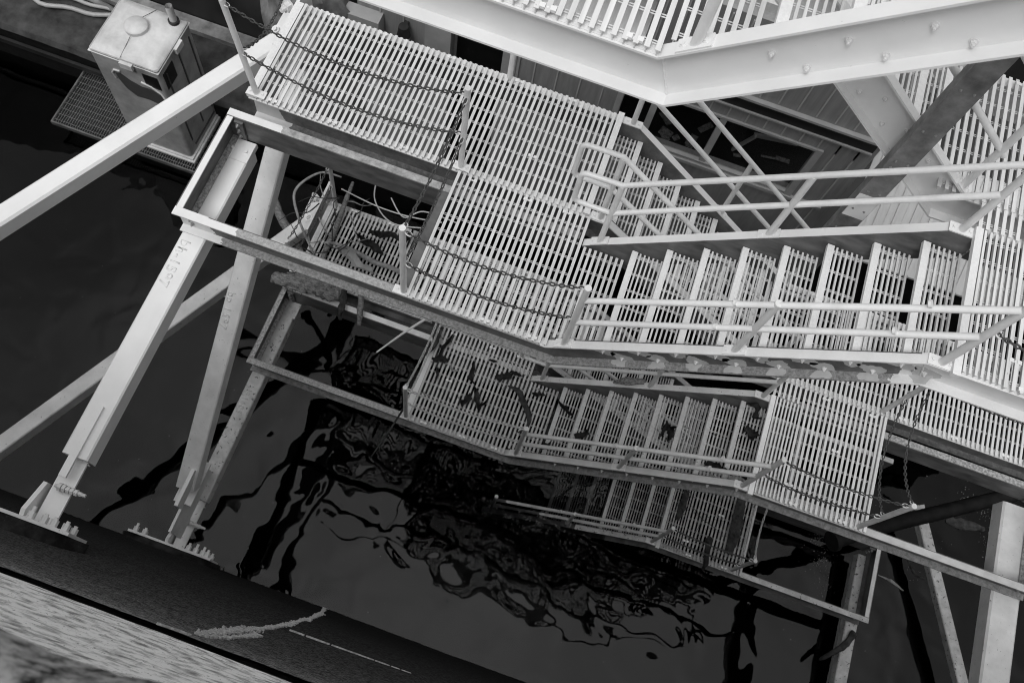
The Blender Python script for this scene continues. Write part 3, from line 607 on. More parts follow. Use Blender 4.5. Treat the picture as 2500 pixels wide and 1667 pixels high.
# vertical hanger between the two rows of flights
hg = thing('hanger', (1.70, 1.15, 1.0), 'vertical dark galvanised channel with bolt pairs, hanging between the flights at the upper right', 'steel channel')
g = MB(); g.box((1.625, 1.135, 0.55), (1.785, 1.144, 4.4)); g.box((1.625, 1.1442, 0.55), (1.634, 1.215, 4.4)); g.box((1.776, 1.1442, 0.55), (1.785, 1.215, 4.4)); wb = part('web', g, 'galv2', hg)
for zz in (1.25, 1.52, 1.75, 2.05, 2.12, 2.45, 2.85, 3.2):
    for xx in (1.665, 1.745): g = MB(); hexbolt(g, (xx, 1.1345, zz), (0, -1, 0), 0.006, 0.006, 0.004); part('bolt', g, 'boltg', wb)
g = MB(); g.box((1.628, 1.1325, 1.42), (1.782, 1.1346, 1.70)); part('painted_plate', g, 'white', hg)

# ------------------------------------------------------------------ water
WZ = -6.12
w = MB(); w.box((-60, -2.6, -9.2), (60, 60, WZ)); wo = w.build('water', 'water'); tag(wo, 'still dark water with stretched wavy reflections of the stair tower', None, kind='structure')
lb = MB(); lb.box((-60, -2.6, -9.6), (60, 60, -9.25)); tag(lb.build('lake_bed', 'hull'), 'dark bed under the water', None, kind='structure')

# ------------------------------------------------------------------ lock wall under the camera
def wall_mesh(prof, x0, x1, nx, amp, seed=0):
    g = MB(); n = len(prof); vs = []
    for i in range(nx+1):
        x = x0 + (x1-x0)*i/nx
        for (y, z) in prof:
            d = noise.noise(Vector((x*0.8+seed, y*3, z*1.3)))*amp + noise.noise(Vector((x*4+seed, y*7, z*5)))*amp*0.3
            vs.append((x, y + d, z + d*0.4))
    fs = [(i*n+k, i*n+k+1, (i+1)*n+k+1, (i+1)*n+k) for i in range(nx) for k in range(n-1)]
    return g.add(vs, fs)
def prof(pts, sub=10):
    out = []
    for a, b in zip(pts, pts[1:]):
        for k in range(sub): out.append((a[0]+(b[0]-a[0])*k/sub, a[1]+(b[1]-a[1])*k/sub))
    return out + [pts[-1]]
wt = thing('lock_wall', (0, -2.3, -6.1), 'dark stained concrete lock wall falling away below the camera at the lower left', 'wall')
g = wall_mesh(prof([(-2.10, -9.3), (-2.165, -6.1), (-2.25, -4.2), (-2.53, -1.2), (-2.70, 0.0), (-2.83, 1.15), (-2.87, 1.80)], 12), -16, 16, 800, 0.013)
part('face', g, 'wall', wt, True)
g = wall_mesh(prof([(-2.868, 1.80), (-2.884, 1.60), (-2.900, 1.60), (-2.903, 1.82)], 4), -16, 16, 800, 0.018, 5); part('groove', g, 'pad', wt, True)
g = wall_mesh(prof([(-2.905, 1.82), (-2.925, 2.1), (-2.99, 2.8), (-3.05, 3.4), (-3.5, 3.6)], 10), -16, 16, 900, 0.016, 9); part('bleached_band', g, 'ledge', wt, True)
g = MB(); g.box((-16, -8, -9.3), (16, -3.1, 3.3)); part('core', g, 'pad', wt)
# pale lime seepage, a ragged ridge down the face
lm = MB(); random.seed(3)
def seep(x0, z0, x1, z1, w0, w1, n=40):
    for k in range(n*26):
        t = random.random(); x = x0+(x1-x0)*t; z = z0+(z1-z0)*t; w_ = (w0+(w1-w0)*t)*(0.55 + 0.6*noise.noise(Vector((z*3, 0.4, 2))))
        x += random.gauss(0, 1)*w_*0.62; sz = random.uniform(0.003, 0.013)*(0.7+abs(z-1.8)*0.06)
        a = random.uniform(0, 3.14); yy = wy(z)
        ht = random.uniform(.001, .0035); lm.box((x-sz, yy-0.004, z-sz*2.2), (x+sz*random.uniform(.2, 1), yy+0.006+ht, z+sz*2.2))
def wy(z):
    P = [(-2.10, -9.3), (-2.165, -6.1), (-2.25, -4.2), (-2.53, -1.2), (-2.70, 0.0), (-2.83, 1.15), (-2.87, 1.81)]
    for (ya, za), (yb, zb) in zip(P, P[1:]):
        if z <= zb: return ya + (yb-ya)*(z-za)/(zb-za)
    return -2.8
ck = [(1.55, -1.249, .02), (1.17, -1.268, .05), (0.85, -1.255, .05), (0.52, -1.23, .045), (0.18, -1.197, .045), (-0.21, -1.161, .04), (-0.71, -1.126, .035), (-1.42, -1.103, .03), (-3.0, -1.2, .03), (-6.05, -1.51, .03)]
for (za, xa, wa), (zb, xb_, wb_) in zip(ck, ck[1:]): seep(xa, za, xb_, zb, wa, wb_, 10)
seep(-1.22, 1.5, -1.12, 0.45, 0.015, 0.03, 16); seep(-1.40, 1.78, -1.25, 1.74, 0.012, 0.02, 10)
part('lime_streak', lm, 'lime', wt, True)
lm = MB()
for k in range(60):
    xa = -1.06 + 0.0155*k
    if noise.noise(Vector((k*0.23, 3, 1))) > -0.22: seep(xa, -0.36-0.001*k, xa + 0.022, -0.36-0.001*k, 0.002, 0.004, 1)
lm.v = list(lm.v); part('lime_crack', lm, 'lime', wt, True)
for (xa, xb, ya, z, lab) in ((-4.15, -2.72, -2.576, -0.42, 'dark stained concrete pad behind the upper strut foot'), (-3.75, -2.58, -2.216, -4.03, 'mossy stained concrete pad behind the lower strut foot')):
    g = MB(); n = 24; top = []
    for k in range(n+1):
        t = k/n; x = xa + (xb-xa)*t; e = math.sin(math.pi*t)**0.55; yb_ = wy(z) - 0.10
        top.append((x, ya, yb_ + (ya - yb_)*(1-e)*0.0, 0.27*e + 0.01))
    vs = []
    for x, y1, y0, h in top:
        rr = random.uniform(-0.006, 0.006); vs += [(x, y1, z-h), (x, y1, z+h*0.85), (x, y1-0.05, z+h+rr), (x, -2.95, z+h+0.05+rr), (x, -2.95, z-h)]
    fs = [(5*k+a, 5*k+(a+1) % 5, 5*k+5+(a+1) % 5, 5*k+5+a) for k in range(n) for a in range(5)] + [(0, 1, 2, 3, 4), tuple(5*n+a for a in (4, 3, 2, 1, 0))]
    g.add(vs, fs); tag(g.build('concrete_pad', 'pad', smooth=True), lab, 'concrete pad', 'pads under the strut feet')
# mossy parapet just below the lens
g = MB(); nx, ny = 150, 40; vs = []
for i in range(nx+1):
    for j in range(ny+1):
        x = -3 + 4.5*i/nx; t = j/ny; y = -2.888 - 0.9*t; z = 5.1 + 0.12*min(1, t*12)
        if j == 0: z = 4.95
        d = noise.fractal(Vector((x*3, y*3, 0.3)), 0.8, 2.2, 5)*0.07
        vs.append((x, y + (d*0.35 if j < 6 else 0), z + d))
g.add(vs, [(i*(ny+1)+j, i*(ny+1)+j+1, (i+1)*(ny+1)+j+1, (i+1)*(ny+1)+j) for i in range(nx) for j in range(ny)])
tag(g.build('parapet', 'rock', smooth=True), 'blurred rough mossy parapet edge in the bottom left corner', 'parapet')

# ------------------------------------------------------------------ floating barge with its cabin
ba = thing('barge', (-2, 4.3, -5.4), 'dark floating barge with stained deck edge at the upper left', 'barge')
g = wall_mesh(prof([(4.10, -5.40), (4.16, -5.32), (4.6, -5.30), (5.3, -5.30)], 8), -18, 8, 420, 0.03, 3); part('deck', g, 'deckm', ba, True)
g = MB(); g.box((-18, 4.125, -6.6), (8, 4.159, -5.40)); part('side', g, 'wetblack', ba)
g = MB(); g.box((-18, 4.16, -6.6), (8, 9.5, -5.37)); part('hull', g, 'hull', ba)
g = MB(); g.box((-18, 4.06, -5.72), (-6.9, 4.11, -5.62)); part('rubbing_strip', g, 'hull', ba)
pn = thing('pontoon', (-6, 5.6, -5.3), 'smooth black curved hull side behind the portable toilet', 'pontoon')
g = MB(); pr = [(5.35 + 0.5*(1-math.cos(a*math.pi/16)), -5.28 + 1.0*math.sin(a*math.pi/16)) for a in range(9)] + [(5.86, 1.5), (8.5, 1.5), (8.5, -5.28)]
g.prism(pr, -18, -4.6, 'x'); part('side', g, 'hull', pn, True)
g = MB(); g.box((-18, 5.10, -5.295), (-4.6, 5.34, -5.20)); part('ledge', g, 'rust', pn)
for k, (off, r_) in enumerate(((0, .035), (.09, .03), (.2, .04), (.30, .028))):
    g = MB(); pts = [(-10.5 + 0.12*i, 4.78 + off + 0.10*math.sin(i*0.35 + k*1.3) + 0.04*math.sin(i*0.9+k), -5.26 + r_ + 0.01*math.sin(i+k)) for i in range(27)]
    g.tube(pts, r_, 10); o = g.build('hose', 'trim' if k != 2 else 'rust', smooth=True)
    tag(o, ('pale hose nearest the deck edge', 'pale thin hose second from the deck edge', 'grey thick hose in the bundle', 'thin hose farthest from the deck edge')[k] + ' lying left of the portable toilet', 'hose', 'hoses on the barge deck')

# cabin
FY = 4.3
cb = thing('cabin', (0, FY, -5.3), 'grey ribbed metal cabin with a long dark window, behind the stairs', 'building')
g = MB()
def wallpiece(x0, x1, z0, z1): g.box((x0, FY, z0), (x1, FY+0.12, z1))
for x0, x1, z0, z1 in ((-3.5, -2.28, -5.3, -1.2), (-2.28, -1.62, -1.9, -1.2), (-1.62, -0.08, -5.3, -1.2), (-0.08, 2.27, -5.3, -2.93), (-0.08, 2.27, -1.98, -1.70), (2.27, 2.86, -5.3, -1.70), (-0.08, 2.86, -1.52, -0.35), (-0.08, 2.86, -1.70, -1.52)): wallpiece(x0, x1, z0, z1)
part('wall', g, 'clad', cb)
g = MB(); g.box((-3.5, FY+0.12, -0.36), (2.86, 8, -0.25)); g.box((-3.5, FY-0.1, -1.19), (-0.08, 8, -1.1)); part('roof', g, 'roofm', cb)
rb = MB()
for x in [-3.2, -2.9, -2.6, -2.36] + [-1.21+0.287*k for k in range(4)]: rb.box((x-0.008, FY-0.016, -5.2), (x+0.008, FY-0.0005, -1.21))
for k in range(13):
    x = 0.02 + 0.222*k
    if x > 2.3: rb.box((x-0.008, FY-0.016, -5.2), (x+0.008, FY-0.0005, -1.71))
    rb.box((x-0.008, FY-0.016, -1.94), (x+0.008, FY-0.0005, -1.71)); rb.box((x-0.008, FY-0.016, -1.45), (x+0.008, FY-0.0005, -0.4))
part('cladding_rib', rb, 'cladrib', cb)
g = MB(); g.box((-0.08, FY-0.03, -1.69), (2.80, FY-0.002, -1.52)); part('fascia', g, 'hull', cb)
g = MB(); g.box((-0.08, FY-0.05, -1.72), (2.80, FY-0.001, -1.695)); g.box((-0.08, FY-0.06, -1.515), (2.84, FY-0.001, -1.48)); part('gutter', g, 'trim', cb)
wn_ = MB(); wn_.box((-0.08, FY-0.03, -1.99), (2.33, FY-0.001, -1.955)); wn_.box((2.245, FY-0.03, -2.97), (2.33, FY-0.001, -1.992)); wn_.box((-0.08, FY-0.05, -3.03), (2.75, FY-0.001, -2.975)); wn_.box((-0.08, FY-0.03, -2.94), (2.24, FY+0.02, -2.915))
for x in (0.30, 1.12): wn_.box((x-0.04, FY-0.02, -2.97), (x+0.04, FY+0.03, -1.993))
wnd = part('window', wn_, 'trim', cb)
g = MB(); g.box((-0.06, FY+0.04, -2.95), (2.24, FY+0.046, -1.97)); part('pane', g, 'glass', wnd)
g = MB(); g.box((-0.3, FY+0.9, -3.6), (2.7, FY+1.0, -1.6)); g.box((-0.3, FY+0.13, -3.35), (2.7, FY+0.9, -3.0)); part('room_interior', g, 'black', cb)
g = MB(); random.seed(5)
for k in range(13):
    x, y = random.uniform(-0.05, 1.0) if k < 9 else random.uniform(1.5, 2.2), FY + random.uniform(0.16, 0.5); a = random.uniform(0, 3); w_, h_ = random.uniform(.05, .22), random.uniform(.03, .13)
    g.obox((x, y, -2.985+k*0.002), (x+w_*math.cos(a), y+w_*math.sin(a), -2.985+k*0.002), h_, 0.004)
part('papers', g, 'paper', cb)
g = MB(); g.obox((1.6, FY+0.35, -2.55), (2.15, FY+0.4, -2.5), 0.03, 0.06); g.obox((1.45, FY+0.3, -2.9), (1.62, FY+0.3, -2.5), 0.05, 0.03); part('clutter', g, 'trim', cb)
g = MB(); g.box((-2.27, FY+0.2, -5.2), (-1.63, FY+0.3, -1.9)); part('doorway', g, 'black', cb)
g = MB(); g.box((-1.62, FY-0.03, -5.2), (-1.40, FY-0.001, -1.9)); g.box((-1.50, FY-0.05, -5.2), (-1.44, FY-0.031, -1.9)); g.box((-2.62, FY-0.03, -5.2), (-2.285, FY-0.001, -1.9)); g.box((-0.16, FY-0.03, -5.2), (-0.09, FY-0.001, -1.2)); part('door_jamb', g, 'trim', cb)
# side cabin with a pale ribbed sheet roof
sc = thing('shed', (3.2, 3.2, -5.3), 'pale ribbed sheet roof of a lean-to beyond the right landing', 'shed')
g = MB(); sl = 0.62; y0, z00, y1 = 3.52, -2.667, 4.7; pr = []
g.add([(2.95, y0, z00), (7.5, y0, z00), (7.5, y1, z00+sl*(y1-y0)), (2.95, y1, z00+sl*(y1-y0)), (2.95, y0, z00-.03), (7.5, y0, z00-.03), (7.5, y1, z00-.03+sl*(y1-y0)), (2.95, y1, z00-.03+sl*(y1-y0))], [(0, 1, 2, 3), (7, 6, 5, 4), (0, 4, 5, 1), (1, 5, 6, 2), (2, 6, 7, 3), (3, 7, 4, 0)])
ro = part('roof', g, 'roofm', sc)
g = MB(); x = 3.05
while x < 7.4:
    g.obox((x, y0+.005, z00+0.012), (x, y1, z00+0.012+sl*(y1-y0)), 0.035, 0.026, (0, 0, 1)); g.obox((x+0.10, y0+.005, z00+0.003), (x+0.10, y1, z00+0.003+sl*(y1-y0)), 0.012, 0.01, (0, 0, 1)); x += 0.20
part('roof_rib', g, 'roofm', ro)
g = MB(); g.box((3.0, 3.62, -5.3), (7.4, 3.72, -2.66)); part('wall', g, 'wetblack', sc)
# meter box, lamp, rusty boulder like casting next to the walkway
eb = thing('meter_box', (-3.35, FY-0.1, -2.6), 'grey meter box with round glass dial on the cabin wall, top left of the beam', 'meter box')
g = MB(); g.box((-3.62, FY-0.18, -2.75), (-3.16, FY-0.002, -2.25)); part('case', g, 'trim', eb)
g = MB(); g.tube([(-3.42, FY-0.181, -2.50), (-3.42, FY-0.26, -2.50)], [0.13, 0.11], 24); dl = part('dial', g, 'black', eb, True)
g = MB(); g.tube([(-3.42, FY-0.262, -2.50), (-3.42, FY-0.275, -2.50)], 0.045, 16); part('dial_glass', g, 'boltg', dl, True)
g = MB(); g.tube([(-3.25, FY-0.09, -2.76), (-3.25, FY-0.09, -3.6)], 0.035, 12); part('conduit', g, 'rail2', eb, True)
lp = thing('wall_lamp', (-2.86, FY-0.1, -2.4), 'small white glassed wall lamp with dark hood on the cabin wall', 'lamp')
g = MB(); g.tube([(-2.86, FY-0.11, -2.22), (-2.86, FY-0.11, -2.38)], [0.06, 0.085], 18); g.box((-2.89, FY-0.1, -2.30), (-2.83, FY-0.002, -2.24)); part('hood', g, 'rubber', lp, True)
g = MB(); g.tube([(-2.86, FY-0.11, -2.381), (-2.86, FY-0.11, -2.46), (-2.86, FY-0.11, -2.50)], [0.072, 0.068, 0.03], 18); part('lamp_glass', g, 'white', lp, True)
rk = MB(); 
def blob(g, c, rx, ry, rz_, seed, nu=40, nv=24, amp=0.25):
    vs = []; 
    for j in range(nv+1):
        for i in range(nu):
            th = 2*math.pi*i/nu; ph = math.pi*j/nv; d = Vector((math.sin(ph)*math.cos(th), math.sin(ph)*math.sin(th), math.cos(ph)))
            q = 1 + amp*noise.fractal(d*1.6 + Vector((seed, 0, 0)), 0.8, 2.1, 5)
            vs.append((c[0]+d.x*rx*q, c[1]+d.y*ry*q, c[2]+d.z*rz_*q))
    g.add(vs, [(j*nu+i, j*nu+(i+1) % nu, (j+1)*nu+(i+1) % nu, (j+1)*nu+i) for j in range(nv) for i in range(nu)])
blob(rk, (-4.1, 4.15, -2.6), 0.55, 0.45, 0.8, 2.0, amp=0.35)
tag(rk.build('boulder', 'rust', smooth=True), 'rough rusty grey lump beyond the far edge of the upper walkway', 'boulder')

# ------------------------------------------------------------------ portable toilet on its grated raft
rf = thing('raft', (-7, 3.7, -5.85), 'bar grating raft carrying the portable toilet', 'platform')
g = MB()
for k in range(60):
    x = -8.22 + 0.0395*k
    if x < -5.9: g.box((x-0.002, 3.11, -5.835), (x+0.002, 4.55, -5.80))
y = 3.16
while y < 4.5: g.box((-8.2, y-0.003, -5.808), (-5.9, y+0.003, -5.801)) if False else g.tube([(-8.21, y, -5.803), (-5.9, y, -5.803)], 0.004, 5); y += 0.105
part('bar_grating', g, 'boltg', rf)
g = MB(); g.box((-8.245, 3.085, -5.87), (-5.86, 3.108, -5.79)); g.box((-8.245, 4.552, -5.87), (-5.86, 4.575, -5.79)); g.box((-8.245, 3.1085, -5.87), (-8.223, 4.5515, -5.79)); g.box((-5.882, 3.1085, -5.87), (-5.86, 4.5515, -5.79)); part('rim', g, 'galv', rf)
g = MB(); g.box((-8.1, 3.25, -6.4), (-6.0, 4.45, -5.88)); part('float', g, 'rubber', rf)
tl = thing('portable_toilet', (-6.49, 3.75, -5.79), 'grey plastic portable toilet with domed roof cap and black ringed vent pipe', 'portable toilet')
TX0, TX1, TY0, TY1, TZ0, TZ1 = -6.98, -5.99, 3.28, 4.20, -5.72, -3.66
g = MB(); g.box((TX0-0.05, TY0-0.06, -5.79), (TX1+0.06, TY1+0.06, -5.755)); g.box((TX0-0.02, TY0-0.03, -5.754), (TX1+0.03, TY1+0.03, -5.722)); part('skid', g, 'toilet_roof', tl)
def rbox(g, x0, x1, y0, y1, z0, z1, r, tx=0, n=5):
    """box with rounded upright corners; tx = inward taper at the top"""
    def ring(z, s): 
        o = []
        for cx, cy, a in ((x1-s-r, y1-s-r, 0), (x0+s+r, y1-s-r, 90), (x0+s+r, y0+s+r, 180), (x1-s-r, y0+s+r, 270)):
            for k in range(n+1): t = math.radians(a + 90*k/n); o.append((cx + r*math.cos(t), cy + r*math.sin(t), z))
        return o
    a, b = ring(z0, 0), ring(z1, tx); m_ = len(a); g.add(a+b, [tuple(range(m_))[::-1], tuple(range(m_, 2*m_))] + [(i, (i+1) % m_, m_+(i+1) % m_, m_+i) for i in range(m_)])
g = MB(); rbox(g, TX0, TX1, TY0, TY1, TZ0, TZ1, 0.05, 0.0); bd = part('body', g, 'toilet', tl, True)
g = MB(); nu = 14; vs = []                                  # low hipped roof with rolled rim
for j in range(nu+1):
    for i in range(nu+1):
        u, v = i/nu*2-1, j/nu*2-1; mx_ = max(abs(u), abs(v)); zz = TZ1 + 0.02 + 0.10*(1-mx_)**0.8 - (0.05 if mx_ > 0.99 else 0)
        vs.append(((TX0+TX1)/2 + u*(TX1-TX0+0.02)/2, (TY0+TY1)/2 + v*(TY1-TY0+0.02)/2, zz + 0.006*noise.noise(Vector((u*4, v*4, 0)))))
g.add(vs, [(j*(nu+1)+i, j*(nu+1)+i+1, (j+1)*(nu+1)+i+1, (j+1)*(nu+1)+i) for j in range(nu) for i in range(nu)]); rfp = part('roof', g, 'toilet_roof', tl, True)
g = MB(); c_ = (-6.50, 3.77); g.tube([(c_[0], c_[1], TZ1+0.04), (c_[0], c_[1], TZ1+0.150), (c_[0], c_[1], TZ1+0.175), (c_[0], c_[1], TZ1+0.188)], [0.155, 0.155, 0.13, 0.04], 36); part('roof_cap', g, 'toilet_roof', rfp, True)
g = MB(); g.obox((-6.5, 3.60, TZ1+0.118), (-6.52, 3.29, TZ1+0.022), 0.005, 0.006); g.obox((-6.5, 3.94, TZ1+0.116), (-6.44, 4.18, TZ1+0.03), 0.005, 0.006)
part('moulding_seam', g, 'toilet_panel', rfp)
g = MB(); g.tube([(-6.13, 4.08, TZ1-0.02), (-6.13, 4.08, TZ1+0.36)], 0.050, 20, cap=False); g.tube([(-6.13, 4.08, TZ1+0.36), (-6.13, 4.08, TZ1-0.02)], 0.043, 20, cap=False); part('vent_pipe', g, 'rail2', tl, True)
g = MB(); g.tube([(-6.13, 4.08, TZ1+0.0), (-6.13, 4.08, TZ1+0.095)], 0.075, 24); part('pipe_collar', g, 'rubber', tl, True)
g = MB(); g.box((-6.25, TY0-0.008, -4.06), (-6.03, TY0-0.001, -3.80)); g.box((TX1+0.001, TY0+0.08, -4.12), (TX1+0.008, TY0+0.34, -3.80)); part('vent_opening', g, 'black', tl)
g = MB(); g.box((-6.52, TY0-0.05, -3.76), (-6.34, TY0-0.002, -3.66)); part('latch', g, 'toilet_roof', tl)
g = MB(); g.box((TX1+0.002, 3.72, -3.78), (TX1+0.05, 3.90, -3.68)); part('latch', g, 'toilet_roof', tl)
sw = MB(); ring = [(-6.70, -4.02), (-6.62, -3.98), (-6.5, -4.08), (-6.35, -4.14), (-6.2, -4.13), (-6.08, -4.2), (-6.02, -4.42), (-6.12, -4.46), (-6.3, -4.42), (-6.5, -4.44), (-6.62, -4.32), (-6.68, -4.15)]
sw.prism(ring, TY0-0.006, TY0-0.0015); part('side_recess', sw, 'toilet_panel', tl)
g = MB(); g.tube([(-6.74+0.02, TY0-0.01, -4.12), (-6.74, TY0-0.01, -4.02), (-6.69, TY0-0.01, -3.94), (-6.60, TY0-0.01, -3.93)], 0.014, 8); g.tube([(-6.32, TY0-0.01, -4.02), (-6.18, TY0-0.01, -4.05), (-6.06, TY0-0.01, -4.15), (-6.01, TY0-0.01, -4.32)], 0.014, 8); part('raised_bead', g, 'toilet_roof', tl, True)
g = MB()
for yy in (3.42, 3.78, 4.08): g.box((TX1+0.0005, yy, -5.45), (TX1+0.012, yy+0.022, -3.85))
g.box((TX1+0.0005, 3.46, -5.62), (TX1+0.010, 4.1, -5.58)); part('door_seam', g, 'toilet_panel', tl)

# ------------------------------------------------------------------ driftwood, bark, leaves, cables
random.seed(21)
def crook(pts, radii, seed, n=12, sub=8, flat=1.0, rough=0.25):
    """gnarled tapering limb through control points"""
    P = [Vector(p) for p in pts]; c = []; r = []
    for i in range(len(P)-1):
        for k in range(sub):
            t = k/sub; a, b, d, e = P[max(0, i-1)], P[i], P[i+1], P[min(len(P)-1, i+2)]
            c.append(0.5*((2*b) + (d-a)*t + (2*a-5*b+4*d-e)*t*t + (-a+3*b-3*d+e)*t**3)); r.append(radii[i]*(1-t)+radii[i+1]*t)
    c.append(P[-1]); r.append(radii[-1]); g = MB(); g.tube(c, r, n)
    out = []
    for idx, v in enumerate(g.v):
        i = idx//n; ctr = c[min(i, len(c)-1)]; d = Vector(v)-ctr; q = 1 + rough*noise.fractal(Vector(v)*14 + Vector((seed, 0, 0)), 0.9, 2, 4); d = d*q; d.z *= flat; out.append(tuple(ctr+d))
    g.v = out; return g
def leafm(c, ln, wd, ang, seed, curl=0.02, n=26):
    curl *= 1.7
    g = MB(); vs = []; ca, sa = math.cos(ang), math.sin(ang)
    for k in range(n+1):
        t = k/n; w_ = wd*math.sin(math.pi*min(1, t*1.02))**0.7*(0.8+0.5*noise.noise(Vector((seed, t*5, 0)))); bend = wd*0.7*noise.noise(Vector((seed+9, t*2.2, 1)))
        for s in (-1, -0.5, 0, 0.5, 1):
            u, v = (t-0.5)*ln, s*w_/2*(1 + (0.55*noise.noise(Vector((seed+4, t*9, s*3))) if abs(s) == 1 else 0)) + bend; z = curl*abs(s)**1.5*(1+0.5*noise.noise(Vector((seed, t*4, s)))) + curl*1.5*(t-0.5)**2
            for dz in ((0,)): vs.append((c[0]+u*ca-v*sa, c[1]+u*sa+v*ca, c[2]+z+0.004))
    vs2 = [(x, y, z-0.003) for x, y, z in vs]; N = len(vs)
    fs = [(5*k+a, 5*k+a+1, 5*k+a+6, 5*k+a+5) for k in range(n) for a in range(4)]
    g.add(vs + vs2, fs + [tuple(i+N for i in f[::-1]) for f in fs] + [(5*k, 5*k+5, 5*k+5+N, 5*k+N) for k in range(n)] + [(5*k+4, 5*k+4+N, 5*k+9+N, 5*k+9) for k in range(n)])
    return g
def debris(name, g, mat, label, cat, group=None): return tag(g.build(name, mat, smooth=True), label, cat, group)
LZ = -PER + 0.045
LG = 'dark leaves and bark scraps on the stairs'
for i, (x, y, ln, wd, an, lab) in enumerate((
  (-1.09, 1.03, .34, .05, 1.35, 'long dark strip of bark at the far left corner of the leaf strewn landing'),
  (-1.085, 0.83, .22, .12, 0.3, 'crumpled dark leaf just below the long bark strip on the lower landing'),
  (-1.05, 0.64, .17, .045, 1.75, 'small pale grey leaf on the left part of the lower landing'),
  (-0.67, 0.80, .30, .08, 2.0, 'pointed dark leaf at the top of the middle leaf pair on the lower landing'),
  (-0.535, 0.50, .34, .07, 2.0, 'long grey leaf hanging down the middle of the lower landing'),
  (-0.63, 0.45, .20, .11, 1.4, 'matted black leaf left of the long grey leaf'),
  (-0.30, 0.88, .22, .12, 0.3, 'black folded leaf nearest the flight on the lower landing'),
  (-0.18, 0.98, .15, .07, 0.0, 'curled black scrap beside the stringer end on the lower landing'),
  (-0.49, 1.02, .10, .04, 0.2, 'short black chip at the far side of the lower landing'),
  (-0.42, 0.47, .18, .04, 1.2, 'thin dark leaf right of the long grey leaf on the lower landing'),
  (0.16, 0.82, .16, .07, 0.2, 'frayed dark scrap at the foot of the lower flight'))):
    debris('leaf', leafm((x, y, LZ), ln, wd, an, i*3.1, 0.025), 'leaf' if i != 2 and i != 4 else 'wood', lab, 'leaf', LG)
g = crook([(-0.22, 0.80, LZ+.02), (-0.08, 0.78, LZ+.03), (0.03, 0.66, LZ+.03), (0.14, 0.53, LZ+.02), (0.16, 0.40, LZ+.015), (0.08, 0.30, LZ+.01)], [.008, .03, .038, .03, .018, .008], 3, flat=0.6); debris('branch', g, 'wood', 'forked dark branch lying at the foot of the lower flight', 'branch', 'branches caught on the stairs')
g = crook([(-0.94, 0.79, LZ+.01), (-0.9, 0.75, LZ+.015), (-0.84, 0.77, LZ+.01)], [.010, .014, .010], 4); debris('stick', g, 'wood_pale', 'short curved pale stick on the left of the lower landing', 'stick')
def tz(k): return -PER + k*H/9 + 0.04
for i, (k, x, y, ln, wd, an, lab) in enumerate((
  (1, 0.50, 0.70, .24, .06, -0.5, 'dark leaf on the lowest tread of the lower flight'),
  (2, 0.75, 0.40, .20, .10, 1.2, 'clump of dark twigs on the second tread of the lower flight'),
  (5, 1.52, 0.58, .20, .09, 1.3, 'left one of two black leaf clumps side by side on the lower flight'),
  (5, 1.62, 0.56, .20, .10, 1.4, 'right one of two black leaf clumps side by side on the lower flight'),
  (8, 2.28, 0.62, .18, .13, 0.1, 'square torn black leaf near the top of the lower flight'),
  (8, 2.26, 0.88, .20, .12, -0.7, 'dark leaf against the top riser of the lower flight, by the far rail'),
  (7, 2.05, 0.22, .18, .12, 0.2, 'heart shaped black leaf caught behind the top rail of the lower flight'),
  (8, 2.22, 0.17, .26, .06, 0.0, 'flat black strip by the near stringer at the top of the lower flight'),
  (1, 0.42, 0.20, .14, .06, 0.9, 'small dark leaf beside the first post of the lower flight'))):
    debris('leaf', leafm((x, y, tz(k)), ln, wd, an, 40+i*2.3, 0.03), 'leaf', lab, 'leaf', LG)
g = crook([(0.90, 1.02, -PER+0.78), (1.02, 1.04, -PER+0.90), (1.2, 1.06, -PER+1.02)], [.012, .05, .03], 8, flat=0.5); debris('driftwood', g, 'bark', 'split driftwood lying on the far stringer of the lower flight', 'driftwood', 'driftwood caught in the tower')
Z = LZ
g = crook([(-2.93, 2.60, Z+.16), (-2.92, 2.3, Z+.12), (-2.90, 1.95, Z+.07), (-2.90, 1.6, Z+.05), (-2.84, 1.35, Z+.03)], [.02, .03, .036, .036, .03], 11); debris('driftwood', g, 'bark', 'long dark branch lying along the left end of the lower walkway', 'driftwood', 'driftwood caught in the tower')
g = crook([(-2.95, 1.72, Z+.09), (-2.82, 1.76, Z+.08), (-2.6, 1.76, Z+.06), (-2.3, 1.72, Z+.05), (-2.0, 1.72, Z+.04), (-1.7, 1.62, Z+.03)], [.012, .022, .03, .034, .03, .012], 13); debris('driftwood', g, 'wood_pale', 'long pale curved branch lying across the lower walkway', 'driftwood', 'driftwood caught in the tower')
debris('bark_slab', leafm((-2.50, 1.63, Z+.02), .55, .16, -0.25, 77, 0.05), 'trim', 'flat pale grey slab under the long curved branch', 'bark')
debris('bark_slab', leafm((-2.42, 1.90, Z+.01), .42, .13, -0.3, 78, 0.05), 'leaf', 'black curled bark slab above the long curved branch', 'bark')
debris('bark_slab', leafm((-2.30, 2.08, Z+.02), .40, .09, 0.12, 79, 0.06), 'wood', 'arched brown bark piece near the far edge of the lower walkway', 'bark')
debris('bark_slab', leafm((-2.03, 2.15, Z+.03), .28, .08, 1.3, 80, 0.05), 'leaf', 'upright black bark piece between slats of the lower walkway', 'bark')
for i in range(6): debris('leaf', leafm((-1.75+random.uniform(-.16, .16), 1.86+random.uniform(-.12, .12), Z+.005*i), .15, .09, random.uniform(0, 3), 90+i, 0.04), 'leaf', 'one of six black leaves heaped behind the near edge chain post', 'leaf', 'heap of black leaves behind the chain post')
